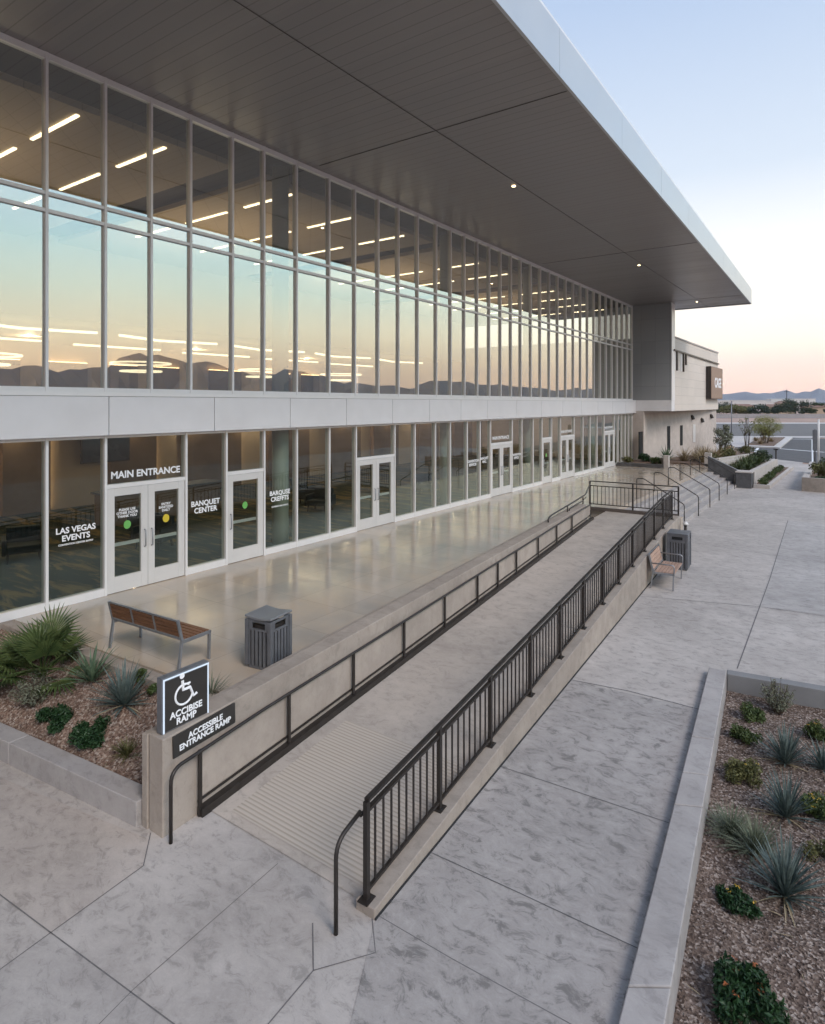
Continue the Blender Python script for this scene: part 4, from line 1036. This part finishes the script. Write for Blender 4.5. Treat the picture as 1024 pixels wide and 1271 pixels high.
def fan_palm(name, label, p, size, seed=0, n=15):
    r = random.Random(seed); o = local(name, label, 'palm', p); st_ = MB()
    for i in range(n):
        mb = MB(); az = i * 2.39996; t = i / n; el = lerp(.12, 1.35, t) + r.uniform(-.1, .1); ln = size * r.uniform(.42, .62)
        d_ = Vector((math.cos(az) * math.cos(el), math.sin(az) * math.cos(el), math.sin(el))); tip = d_ * ln + Vector((0, 0, .05))
        st_.tube([(0, 0, .02), tip * .5 + Vector((0, 0, .04)), tip], .012, 5, .008)
        s = d_.cross(Vector((0, 0, 1))).normalized(); fl = size * r.uniform(.52, .66); nl_ = 26; up = s.cross(d_)
        for k in range(nl_):
            a_ = lerp(-1.9, 1.9, k / (nl_ - 1)); dd = (d_ * math.cos(a_) + s * math.sin(a_)); L0 = fl * (1 - .28 * abs(a_) / 1.9) * r.uniform(.88, 1.08)
            sd = dd.cross(up).normalized() * .017 * size * 1.2
            q1_ = tip + dd * L0 * .55 + up * .01 * size; q2_ = tip + dd * L0 - Vector((0, 0, r.uniform(.02, .16) * L0))
            mb.add([tip, tip, q1_ - sd, q1_ + up * .008, q1_ + sd, q2_], [(0, 3, 2), (1, 4, 3), (2, 3, 5), (3, 4, 5)])
        mb.build('frond', L_['palm'], o)
    st_.build('stalks', L_['mid'], o); return o
def tree(name, label, p, h, rx, m, n, leaf, trunk_h, seed=0, stems=1, group=None, clumps=22, tr=None, zsq=1.0, open_=.30, cat='tree'):
    r = random.Random(seed); o = local(name, label, cat, p, 0, group); tk = MB(); cr_ = MB(); cs = []
    ch = (h - trunk_h) / 2 * zsq; cz = h - ch
    for i in range(clumps):
        g = Vector((r.gauss(0, 1), r.gauss(0, 1), r.gauss(0, 1))).normalized() * r.uniform(.45, .88); cs.append(Vector((g.x * rx, g.y * rx, cz + g.z * ch)))
    tr = tr or h * .025
    for s in range(stems):
        a_ = s * 6.28 / stems + .5; b_ = Vector((math.cos(a_), math.sin(a_), 0)) * (rx * .10 if stems > 1 else 0); f_ = Vector((math.cos(a_) * rx * (.28 if stems > 1 else .03), math.sin(a_) * rx * (.28 if stems > 1 else .03), max(trunk_h, h * .3)))
        tk.tube([b_ - Vector((0, 0, .1)), b_.lerp(f_, .5) + Vector((.04, -.03, 0)) * h * .1, f_], tr, 7, tr * .6)
        for c_ in cs[s::stems]: tk.tube([f_, f_.lerp(c_, .5) + Vector((0, 0, h * .03)), c_], tr * .45, 5, tr * .12)
    for i in range(n):
        c_ = cs[i % clumps]; k = r.random() ** .45
        g = Vector((r.gauss(0, 1), r.gauss(0, 1), r.gauss(0, .8))).normalized() * k; q = c_ + Vector((g.x * rx * open_, g.y * rx * open_, g.z * ch * open_ * 1.1))
        leafquad(cr_, q, leaf * r.uniform(.6, 1.35), r)
    tk.build('trunk', L_['bark'], o, 0, True); cr_.build('crown', m, o); return o

# left gravel bed
fan_palm('fan_palm', 'big green fan palm in the gravel bed below the glass wall', lz(52, 838), 1.0, 3, 20)
fan_palm('fan_palm', 'small dark fan palm cut by the left edge behind the grey sage', lz(-12, 850), .65, 5, 12)
shrub('low_shrub', 'small olive shrub tucked under the right side of the big fan palm', lz(83, 818), .22, .18, .3, L_['olive'], 900, .025, 8)
sage('sage_bush', 'pale grey sage bush in the red gravel in front of the fan palm', lz(42, 875), .34, .52, L_['sage'], 85, 4)
agave('agave', 'green agave with slim arching leaves in front of the bench', lz(113, 850), .56, L_['agave_green'], 50, .023, 6, .2, 1.35, .35, 4)
agave('agave', 'dense blue grey agave in the red gravel left of the square ramp sign', lz(154, 876), .58, L_['agave_blue'], 100, .022, 7, .08, 1.4, .15, 6)
shrub('dark_shrub', 'dark green shrub in the gravel between the sage and its twin nearer the planter edge', lz(68, 897), .36, .16, .26, L_['dark'], 2400, .032, 9, 10)
shrub('dark_shrub', 'dark green shrub closest to the low planter edge left of the wheelchair sign', lz(112, 918), .32, .22, .26, L_['dark'], 2600, .03, 10, 10)
tuft('grass_tuft', 'olive grass tuft right beside the end of the ramp wall in red gravel', lz(158, 936), .2, .26, L_['olive'], 150, 11)
shrub('low_shrub', 'small green shrub behind the blue grey agave near the terrace kerb', lz(175, 848), .13, .12, .26, L_['mid'], 500, .028, 12)
shrub('low_shrub', 'small green shrub hidden partly behind the left edge of the wheelchair sign', lz(193, 862), .12, .12, .26, L_['mid'], 480, .028, 13)
tuft('grass_tuft', 'thin grey green grass tuft showing right of the wheelchair sign above the cap', lz(262, 868), .2, .42, L_['grey_grass'], 120, 14)
# right mulch bed
sage('sage_bush', 'upright grey green bush against the far wall of the mulch bed', rzp(966, 884), .30, .62, L_['sage'], 80, 21)
shrub('low_shrub', 'low green shrub at the inner corner of the mulch bed', rzp(930, 893), .26, .18, .26, L_['mid'], 1500, .026, 22)
shrub('low_shrub', 'low olive green shrub second from the inner corner beside the kerb', rzp(925, 922), .24, .18, .26, L_['mid'], 1500, .024, 23)
shrub('low_shrub', 'yellowish green low shrub left of the middle blue agave', rzp(918, 966), .30, .22, .30, L_['olive'], 2400, .024, 24, 11, L_['flower_y'], 4)
agave('blue_agave', 'blue agave farthest back in the mulch bed below the grey bush', rzp(975, 948), .50, L_['agave_blue'], 85, .017, 25, .35, 1.45, .25, 6)
agave('blue_agave', 'middle blue agave of the row of three in the mulch bed', rzp(976, 1014), .50, L_['agave_blue'], 85, .017, 26, .35, 1.45, .25, 6)
agave('blue_agave', 'largest and nearest blue agave in the mulch bed', rzp(974, 1108), .58, L_['agave_blue'], 90, .018, 27, .35, 1.45, .3, 8)
tuft('grass_clump', 'feathery grey green grass leaning over the kerb of the mulch bed', rzp(908, 1036), .26, .40, L_['grey_grass'], 300, 28)
tuft('grass_clump', 'loose grey green grass clump left of the largest blue agave', rzp(937, 1058), .24, .46, L_['grey_grass'], 260, 29)
shrub('dark_shrub', 'small dark green shrub between the grass clump and the flowering bush', rzp(912, 1122), .21, .17, .24, L_['dark'], 1700, .026, 30, 9, L_['flower_y'], 5)
shrub('flowering_bush', 'dark leafy bush with orange flowers at the near end of the mulch bed', rzp(916, 1248), .34, .28, .34, L_['dark'], 3600, .034, 31, 13, L_['flower_o'], 9)
shrub('low_shrub', 'green shrub with yellow flowers near the far right end of the mulch bed', rzp(1012, 916), .24, .2, .30, L_['mid'], 1500, .024, 32, 9, L_['flower_y'], 12)
agave('blue_agave', 'dark blue agave cut by the right edge beyond the row of three', rzp(1022, 956), .42, L_['agave_blue'], 60, .017, 33, .3, 1.4, .25, 3)
shrub('low_shrub', 'green shrub with orange yellow flowers right of the middle blue agave', rzp(1020, 1016), .24, .22, .32, L_['mid'], 1600, .024, 34, 9, L_['flower_y'], 14)
shrub('low_shrub', 'faded olive shrub at the right edge level with the largest agave', rzp(1026, 1072), .22, .2, .22, L_['olive'], 900, .022, 35)

# twigs and dry leaves lying in the two beds
r = random.Random(8); mb = MB()
for i in range(90):
    if i < 45: p = left_at(r.uniform(.3, .97), r.uniform(.05, .95))
    else:
        u_, v_ = r.uniform(.03, .45), r.uniform(.25, .97); p = RC[0].lerp(RC[1], u_).lerp(RC[3].lerp(RC[2], u_), v_); p.z = RZ_ + height(p.x, p.y)
    a_ = r.uniform(0, 6.28); blade(mb, p + Vector((0, 0, .025)), a_, r.uniform(-.05, .15), r.uniform(.06, .24), r.uniform(.003, .009), r.uniform(-.1, .2), 3)
tag(mb.build('leaf_litter', L_['dry']), kind='stuff')
# ------------------------------------------------------------------ far end of the terrace: beds, low walls and grasses
M['far_soil'] = chip_mat('brown_soil', [(.16, .105, .08), (.20, .14, .105), (.12, .08, .06), (.24, .18, .14)], .95, 9)
FW = thing('bed_wall', 'long pale low wall in front of the grasses below the plain end block', 'wall', (5.2, 46, 0))
MB().prism([(5.36, 44.6), (5.62, 44.6), (5.9, 66), (5.64, 66)], -.02, [1.45, 1.45, .55, .55]).build('wall_block', M['pale_conc'], FW, .01)
MB().box(4.75, 5.15, 44.55, 44.95, .2, 1.78).build('end_pier', M['pale_conc'], FW, .01)
F2 = thing('bed_wall', 'low pale wall with a tall end post on the terrace below the glass corner', 'wall', (2.3, 43, TZ))
MB().prism([(3.05, 41.5), (3.25, 41.6), (1.2, 44.4), (1.0, 44.3)], TZ, [TZ + .62, TZ + .62, TZ + .4, TZ + .4]).build('wall_block', M['pale_conc'], F2, .008)
MB().box(3.0, 3.3, 41.25, 41.55, TZ, TZ + .80).build('end_pier', M['pale_conc'], F2, .008)
MB().box(.12, 2.95, 41.1, 41.35, TZ, TZ + .22).build('kerb', M['dark_stone'], F2, .008)
so_ = MB(); so_.prism([(.1, 41.36), (2.9, 41.36), (1.05, 44.4), (.1, 44.4)], TZ, TZ + .16); so_.prism([(.9, 44.55), (5.3, 44.55), (5.6, 66), (2.7, 66)], -.03, [1.05, 1.05, .5, .5])
tag(so_.build('soil_bed', M['far_soil']), kind='stuff')
fb = lambda x, y: lerp(1.05, .5, (y - 44.5) / 21.5) - .02
shrub('round_shrub', 'round dark green shrub beside the first slot window at the glass corner', (1.15, 43.4, TZ + .15), .42, .42, .85, L_['dark'], 900, .07, 41)
shrub('low_shrub', 'olive shrub in the terrace bed against the last glass panes', (.6, 42.2, TZ + .15), .4, .5, .55, L_['olive'], 700, .06, 42)
shrub('low_shrub', 'grey green shrub behind the white end post on the terrace', (2.35, 42.0, TZ + .15), .35, .3, .62, L_['mid'], 700, .06, 43)
agave('yucca', 'dark spiky yucca against the plain wall between two slot windows', (2.0, 46.2, 1.0), 1.0, L_['agave_green'], 50, .045, 44, .2, 1.4, .2, 0, 'yucca')
gl = 'straw coloured grass clump in the bed below the plain end block'
for i, (x, y, k) in enumerate(((3.0, 47, 's'), (3.7, 47.6, 's'), (4.4, 46.2, 's'), (3.6, 50, 's'), (4.5, 49.4, 's'), (3.4, 52.6, 's'), (4.3, 53.4, 's'))):
    tuft('grass_clump', gl, (x, y, fb(x, y)), .9, 1.15, L_['straw'], 150, 50 + i, 'grass', 'straw grasses below the end block', .02)
for i, (x, y, m_, lb) in enumerate(((4.75, 47.6, 'olive', 'olive bush near the pale pier in the bed of straw grasses'), (4.4, 55.5, 'mid', 'green bush under the slender tree by the end block'), (5.0, 51.6, 'olive', 'olive bush midway along the pale bed wall'), (4.1, 59, 'straw', 'dry brown bush by the far corner of the end block'), (4.9, 62, 'olive', 'olive bush at the far tip of the bed by the end block'))):
    shrub('bush', lb, (x, y, fb(x, y)), .65, .6, .9, L_[m_], 900, .075, 60 + i, 10)
tree('slender_tree', 'small grey green tree in front of the lower wall of the end block', (3.9, 56.6, .6), 2.9, .85, L_['sage'], 1900, .075, .7, 66, 3, None, 22, .05)
tree('slender_tree', 'tall thin young tree just beyond the far corner of the end block', (3.2, 76, 0), 3.6, 1.0, L_['far_olive'], 260, .08, 1.5, 67, 2, None, 16, .06)
# dark planter beside the stairs
DP = thing('planter', 'dark grey stone planter at the far end of the stairs, pale capped', 'planter', (6.3, 43, 0))
MB().prism([(5.36, 42.35), (7.02, 42.35), (7.02, 42.65), (5.36, 42.65)], -.02, [1.75, .98, .98, 1.75]).build('front_wall', M['dark_stone'], DP, .01)
MB().box(7.03, 7.85, 41.6, 42.7, -.02, .90).build('end_block', M['dark_stone'], DP, .01)
MB().box(6.99, 7.89, 41.56, 42.74, .902, .97).build('cap', M['pale_conc'], DP, .01)
MB().prism([(7.60, 42.75), (7.88, 42.75), (7.98, 55), (7.70, 55)], -.02, [.97, .97, .8, .8]).build('side_wall', M['pale_conc'], DP, .01)
MB().prism([(5.7, 42.66), (6.0, 42.66), (6.2, 54), (5.9, 54)], -.02, [1.4, 1.4, .9, .9]).build('side_wall', M['pale_conc'], DP, .01)
MB().prism([(5.9, 54.05), (7.7, 54.05), (7.7, 54.35), (5.9, 54.35)], -.02, .7).build('back_wall', M['pale_conc'], DP, .01)
MB().prism([(8.55, 42.2), (8.75, 42.2), (8.95, 56), (8.75, 56)], -.02, .22).build('kerb', M['pale_conc'], DP, .008)
MB().prism([(7.9, 42.05), (8.75, 42.05), (8.75, 42.2), (7.9, 42.2)], -.02, .22).build('kerb', M['pale_conc'], DP, .008)
so_ = MB(); so_.prism([(6.02, 42.75), (7.58, 42.75), (7.68, 54), (6.2, 54)], .1, [.78, .78, .62, .62]); so_.prism([(7.9, 42.3), (8.54, 42.3), (8.74, 55.9), (8.0, 55.9)], 0, .12)
tag(so_.build('soil_bed', M['far_soil']), kind='stuff')
r = random.Random(70)
for i in range(13):
    y = 43.5 + i * .82; x = 6.35 + (i % 3) * .42
    tuft('green_tuft', 'leafy green clump filling the dark stone planter by the stairs', (x, y, .70), .6, r.uniform(.6, .85), L_['mid' if i % 3 else 'olive'], 130, 71 + i, 'plant', 'green clumps in the dark planter', .022)
for i in range(8):
    y = 42.9 + i * 1.6
    shrub('ground_shrub', 'low dark green shrub in the narrow strip outside the dark planter', (8.25, y, .1), .3, .5, .4, L_['mid'], 420, .05, 90 + i, 7, None, 0, 'shrub', 'shrubs in the strip beside the planter')
shrub('bush', 'dark green bush topping the green clumps at the back of the dark planter', (7.1, 52.5, .6), .8, .7, 1.3, L_['far'], 900, .09, 99)
bp_ = (7.9, 54.6, 0)
o = thing('bollard_light', 'slim dark path light behind the dark stone planter', 'bollard', bp_)
MB().tube([(7.9, 54.6, 0), (7.9, 54.6, 1.5)], .05, 8).build('post', M['black_metal'], o); MB().box(7.75, 8.05, 54.5, 54.7, 1.502, 1.6).build('head', M['black_metal'], o)
for i, (u, v, lb) in enumerate(((894.5, 566, 'left one of two dark bollards on the pale path beyond the planter'), (907, 567, 'right one of two dark bollards on the pale path beyond the planter'), (798, 578, None))):
    if lb is None: continue
    q = P(u, v, 0); o = thing('bollard', lb, 'bollard', q)
    MB().tube([q, q + Vector((0, 0, 1.05))], .16, 10).build('post', M['black_metal'], o, 0, True); MB().tube([q + Vector((0, 0, 1.052)), q + Vector((0, 0, 1.12)), q + Vector((0, 0, 1.2))], .17, 10, .05).build('cap', M['black_metal'], o, 0, True)
# right hand raised planter
RP = thing('planter', 'raised concrete planter by the car park at the right edge', 'planter', (10.5, 42.4, 0))
a_ = P(995, 609.5, 0)
MB().prism([(a_.x, a_.y), (a_.x + 5, a_.y - .4), (a_.x + 5, a_.y - .1), (a_.x, a_.y + .3)], -.02, .78).build('front_wall', M['wall_conc'], RP, .012)
MB().prism([(a_.x + .0, a_.y + .31), (a_.x + .34, a_.y + .31), (a_.x + .1, 54), (a_.x - .24, 54)], -.02, .78).build('side_wall', M['pale_conc'], RP, .012)
MB().prism([(a_.x + .33, a_.y + 5), (a_.x + 5, a_.y + 4.6), (a_.x + 5, a_.y + 4.9), (a_.x + .33, a_.y + 5.3)], -.02, .80).build('cross_wall', M['pale_conc'], RP, .012)
tag(MB().prism([(a_.x + .3, a_.y + .3), (a_.x + 5, a_.y - .1), (a_.x + 5, 54), (a_.x + .1, 54)], -.02, .55).build('soil_bed', M['far_soil']), kind='stuff')
shrub('bush', 'olive green bush inside the raised planter at the right edge', (a_.x + 1.0, a_.y + 2.6, .5), .7, .8, 1.3, L_['far_olive'], 900, .085, 110)
shrub('bush', 'dark bush at the back of the raised planter at the right edge', (a_.x + 1.3, a_.y + 7.8, .5), .8, 1.0, 1.2, L_['far'], 900, .085, 111)
shrub('low_shrub', 'low dark plant in the front corner of the raised planter', (a_.x + .9, a_.y + 1.2, .5), .4, .4, .35, L_['dark'], 500, .06, 112)

# ------------------------------------------------------------------ car park, road and field
def flat(px, z, name, m): return struct(sheet(ccw([tuple(P(u, v, 0)[:2]) for u, v in px]), z), name, m)
flat([(880, 567), (913, 564), (912, 555), (922, 555), (940, 541.5), (906, 541.5), (880, 552)], .0045, 'path', M['pale_conc'])
flat([(913, 563.5), (953, 569), (1024, 577), (1120, 590), (1180, 556), (1024, 544.5), (975, 543.3), (940, 555.5), (912, 554.8)], .006, 'car_park', M['asphalt'])
flat([(860, 541.2), (1300, 541.2), (1300, 525.8), (860, 525.8)], .012, 'road', simple('worn_asphalt', (.135, .128, .124), .9, 0, .12, .1, .2))
flat([(860, 526), (1300, 526), (1300, 524.6), (860, 524.6)], .03, 'road_kerb', M['kerb'])
flat([(860, 543.2), (1300, 543.2), (1300, 541.6), (860, 541.6)], .03, 'road_kerb', M['kerb'])
flat([(870, 523.9), (1300, 523.9), (1300, 519.4), (870, 519.4)], .02, 'dirt_verge', M['dirt'])
# island with the palo verde
isl = [P(u, v, 0) for u, v in ((922, 555), (962, 556.5), (978, 543.6), (942, 543.4))]
cI = sum(isl, Vector()) / 4
struct(MB().prism([tuple((cI + (p - cI) * 1.0)[:2]) for p in isl], 0, .15), 'island_kerb', M['kerb'])
tag(MB().prism([tuple((cI + (p - cI) * .86)[:2]) for p in isl], .1, .19).build('island_soil', M['far_soil']), kind='stuff')
mb = MB()
def stripe(u0, v0, u1, v1, wd=.15):
    a, b = P(u0, v0, 0), P(u1, v1, 0); dr_ = (b - a).normalized(); s = Vector((-dr_.y, dr_.x, 0)) * wd / 2
    mb.add([(p.x, p.y, .0105) for p in (a - s, b - s, b + s, a + s)], [(0, 1, 2, 3)])
stripe(962, 556.5, 1024, 561.5, .5); stripe(936, 563, 941, 556, .25); stripe(980, 545, 1008, 545.4, .5); stripe(1008, 545.4, 1008.6, 573.5, .12); stripe(1040, 548, 1046, 562, .15)
struct(mb, 'road_markings', M['line'])
struct(MB().prism([tuple(P(u, v, 0)[:2]) for u, v in ((962, 556.9), (968, 557.3), (984, 544), (978, 543.7))], 0, .16), 'island_kerb', M['kerb'])
q = P(950, 552, 0)
tree('palo_verde', 'feathery yellow green tree with several stems on the kerbed island', tuple(q), 3.6, 1.85, L_['verde'], 9000, .05, .9, 120, 5, None, 34, .07, 1.0, .36)
for i, (u, v, lb) in enumerate(((938, 549, 'straw'), (948, 547, 'straw'), (957, 550, 'straw'), (944, 553, 'straw'))):
    tuft('dry_grass', 'dry straw grass under the yellow green island tree', tuple(P(u, v, 0) + Vector((0, 0, .15))), .6, .75, L_['straw'], 120, 130 + i, 'grass', 'dry grasses on the island', .03)
def pole(name, label, u, v, h, r_, m, cat='post', plate=None):
    q = P(u, v, 0); o = thing(name, label, cat, q)
    MB().tube([q, q + Vector((0, 0, h))], r_, 8).build('post', m, o, 0, True)
    MB().tube([q, q + Vector((0, 0, .12))], r_ * 2.2, 8).build('foot', m, o)
    if plate: MB().box(q.x - plate[0] / 2, q.x + plate[0] / 2, q.y - r_ - .03, q.y - r_ - .005, h - plate[1] - .05, h - .05).build('sign_plate', M['grey_metal'], o, .004)
    return o
pole('sign_post', 'white post standing in the raised planter at the right edge', 1016, 577, 3.7, .075, M['white_door'])
pole('parking_sign', 'thin dark post with a narrow grey plate left of the white post', 1011.5, 579, 2.95, .04, M['black_metal'], 'sign', (.32, 1.6))
pole('light_pole', 'thin dark pole left of the palo verde island, the left one of a pair', 926, 556, 3.4, .05, M['black_metal'])
pole('light_pole', 'thin grey pole left of the palo verde island, the right one of a pair', 928.6, 555, 3.4, .05, M['grey_metal'])
pole('field_pole', 'thin dark pole standing by the road beyond the end block', 908, 541, 5.4, .07, M['grey_metal'])
# block wall across the field
BW = thing('field_wall', 'long grey block wall across the far side of the field', 'wall', (8, 255, 0))
a, b = P(700, 519, 0), P(1500, 519, 0)
MB().beam((a.x, a.y, .68), (b.x, b.y, .68), .25, 1.4).build('wall_run', metal_panel('grey_block', (.30, .29, .30), 0, .9, 4.0, .7, .03), BW)
MB().beam((a.x, a.y, 1.43), (b.x, b.y, 1.43), .34, .1).build('coping', M['grey_conc'], BW)
# far trees
ray = lambda u, y: Vector((CX + (-SN + (u - 512) / F * CS) * y, (CS + (u - 512) / F * SN) * y, 0))     # y = depth in metres
ft = [(898, 280, 8.5, 5.5, 'far_dark', 'dark tree rising just right of the end block beyond the field'), (886, 285, 8, 6, 'far', 'dark green tree half hidden by the end block beyond the field'), (906, 270, 6.2, 6.0, 'far_olive', 'pale olive tree in front of the dark trees beside the end block'), (918, 275, 6.0, 4.5, 'far_olive', 'yellowish tree beyond the field near the pale olive one'), (927, 280, 5.0, 4.2, 'far', 'low green tree left of the round dark one beyond the field'),
      (944, 270, 6.2, 6.2, 'far_dark', 'round dark tree alone in front of the white sheds'), (987, 270, 10.4, 7.4, 'far_dark', 'tallest dark tree of the skyline near the right edge'), (979, 285, 9.0, 5.0, 'far', 'green tree joined to the left of the tallest dark tree'), (968, 262, 6.4, 3.6, 'far_dark', 'small dark tree in front of the tan houses'), (1003, 275, 4.2, 4.0, 'far', 'low dark tree right below the tallest tree'), (1017, 300, 8.0, 4.5, 'far', 'green tree at the right edge of the skyline'), (1034, 280, 7.6, 5.0, 'far_dark', 'dark tree just past the right edge of the skyline'), (955, 278, 4.0, 4.5, 'far_olive', 'brownish low tree between the round dark tree and the tan houses')]
for i, (u, dpt, h, rx, m_, lb) in enumerate(ft):
    q = ray(u, dpt); tree('far_tree', lb, tuple(q), h * .74, rx * .8, L_[m_], 1500, .36, h * .08, 140 + i, 1, None, 18, None, 1.0, .42)
for i, (u, dpt) in enumerate(((938, 640), (945, 650), (951, 630), (957, 660), (963, 640), (968, 650), (972, 640))):
    q = ray(u, dpt); tree('far_tree', 'dark tree in the far row standing behind the white sheds', tuple(q), 6.2 + (i % 3) * .9, 5.5, L_['far_dark'], 500, .9, .8, 170 + i, 1, 'trees behind the sheds', 12, None, 1.0, .42)
# far buildings
def shed(name, label, u, dpt, wdt, dep, h, m, roof, cat='building', wins=0, rz_=0.25):
    q = ray(u, dpt); o = local(name, label, cat, tuple(q), rz_)
    MB().box(-wdt / 2, wdt / 2, -dep / 2, dep / 2, -.1, h).build('wall', m, o)
    if roof == 'flat': MB().box(-wdt / 2 - .2, wdt / 2 + .2, -dep / 2 - .2, dep / 2 + .2, h + .002, h + .35).build('roof', M['white_door'], o)
    else:
        a_, b_ = wdt / 2 + .5, dep / 2 + .5; rh = dep * .13
        MB().add([(-a_, -b_, h + .01), (a_, -b_, h + .01), (a_, b_, h + .01), (-a_, b_, h + .01), (-a_ * .6, 0, h + rh), (a_ * .6, 0, h + rh)], [(0, 1, 5, 4), (2, 3, 4, 5), (1, 2, 5), (3, 0, 4), (3, 2, 1, 0)]).build('roof', M['tile'], o)
    for i in range(wins):
        x = -wdt / 2 + wdt * (i + .5) / wins
        MB().box(x - wdt / wins * .22, x + wdt / wins * .22, -dep / 2 - .06, -dep / 2 - .01, h * .35, h * .72).build('window', M['int_dark'], o)
    return o
M['tile'] = simple('terracotta_tiles', (.22, .135, .10), .8, 0, .2, 1.0)
M['shed'] = simple('white_shed', (.62, .61, .60), .6, 0, .05, .1); M['house'] = simple('tan_house', (.46, .36, .27), .8, 0, .1, .2)
shed('warehouse', 'long low white warehouse beyond the block wall left of the round dark tree', 930, 420, 55, 20, 6.0, M['shed'], 'flat', 'building', 5)
shed('warehouse', 'white warehouse behind the round dark tree', 955, 460, 50, 22, 7.2, M['shed'], 'flat', 'building', 4)
shed('warehouse', 'pale warehouse farthest left beside the end block skyline', 905, 520, 46, 20, 7.5, M['shed'], 'flat', 'building', 3)
shed('house', 'tan house with a reddish roof left of the small dark tree', 961, 300, 9, 9, 3.6, M['house'], 'hip', 'house', 2)
shed('house', 'tan house with a reddish roof right of the small dark tree', 974.5, 310, 8, 9, 5.2, M['house'], 'hip', 'house', 2)
shed('house', 'low pale house at the right edge below the skyline trees', 1014, 300, 12, 9, 3.3, M['house'], 'hip', 'house', 2)
shed('house', 'small brown house beyond the wall near the yellowish tree', 921, 330, 10, 8, 3.8, M['house'], 'hip', 'house', 2)
shed('warehouse', 'white shed between the tan houses and the tallest dark tree', 981, 430, 26, 18, 8.0, M['shed'], 'flat', 'building', 2)
q = ray(996, 330); o = thing('utility_pole', 'tall thin utility pole rising left of the tallest dark tree', 'pole', q)
q = ray(976.5, 300)
o.location = q; OFF[o.name] = Vector(q)
MB().tube([q, q + Vector((0, 0, 11.8))], .16, 6).build('post', M['black_metal'], o); MB().box(q.x - 1.1, q.x + 1.1, q.y - .1, q.y + .1, 10.6, 10.8).build('crossarm', M['black_metal'], o)

# ------------------------------------------------------------------ hills all round
def ridge(name, d0, prof, m, az0, az1, n, seed, depth):
    r = random.Random(seed); mb = MB(); ph = [(r.uniform(0, 6.28), r.uniform(.6, 1)) for _ in range(6)]
    def hgt(az):
        h = prof(az); k = az * 57.3
        s = 0
        for i, f_ in enumerate((.21, .47, .93, 1.9, 3.7, 7.1)): s += math.sin(k * f_ + ph[i][0]) * ph[i][1] * (.34, .26, .17, .10, .06, .035)[i]
        return max(.1, h * (1 + (.55 if seed == 11 else .10) * s))
    rows = ((-.5, 0), (-.3, .25), (-.15, .62), (0, 1), (.2, .55), (.5, 0)); vs = []
    for i in range(n + 1):
        az = R(lerp(az0, az1, i / n)); h = hgt(az)
        for k, (o_, hh) in enumerate(rows):
            dd = d0 + depth * o_ * (1 + .3 * math.sin(az * 60 + k)) ; vs.append((CX + math.sin(az) * dd, math.cos(az) * dd, -1 + h * hh * (1 + (0 if k in (0, 3, 5) else .22 * math.sin(az * 130 + k * 2.1)))))
    k = len(rows); fs = [(i * k + j, i * k + j + 1, (i + 1) * k + j + 1, (i + 1) * k + j) for i in range(n) for j in range(k - 1)]
    return struct(mb.add(vs, fs), name, m)
M['hill'] = simple('hazed_hill', (.15, .15, .17), .95, 0, .25, .004)  # bluish grey: part of the distance haze is put into the colour
M['hill_near'] = simple('near_hill', (.155, .115, .09), .95, 0, .2, .006)
pk = [(760, 9), (860, 9), (880, 10), (891, 11), (905, 11.5), (926, 14.5), (940, 12), (948, 12.8), (957, 12.5), (976, 16.5), (988, 12.5), (998, 15), (1006, 14.3), (1016, 19), (1024, 16.5), (1036, 12), (1060, 15), (1100, 11), (1180, 14), (1260, 10)]
def skyline(az):
    """height of the far range: its peaks as they stand round the compass"""
    u = 512 + F * math.tan(az + TH)
    for (a, b), (c, d_) in zip(pk, pk[1:]):
        if a <= u <= c: return (b + (d_ - b) * (u - a) / (c - a)) / F * 7600 * math.cos(az + TH) * 1.06
    return 95
ridge('mountains', 7600, skyline, M['hill'], -40, 18, 480, 5, 1500)
def prof(az):
    d_ = az * 57.3
    return 60 + max(0, min(1, (d_ - 14) / 45)) * 195 if d_ < 120 else 200
def haze():
    m = bpy.data.materials.new('haze'); m.use_nodes = True; t = m.node_tree; t.nodes.clear()
    v = N(t, 'ShaderNodeVolumePrincipled'); v.inputs['Color'].default_value = (.72, .83, 1, 1); v.inputs['Density'].default_value = .000065; v.inputs['Anisotropy'].default_value = 0
    o = N(t, 'ShaderNodeOutputMaterial'); t.links.new(v.outputs[0], o.inputs['Volume']); return m
tag(MB().box(-9100, 9100, -9100, 9100, -1.7, 520).build('haze', haze()), kind='stuff')
ridge('hills', 4200, prof, M['hill_near'], 13, 190, 220, 11, 900)
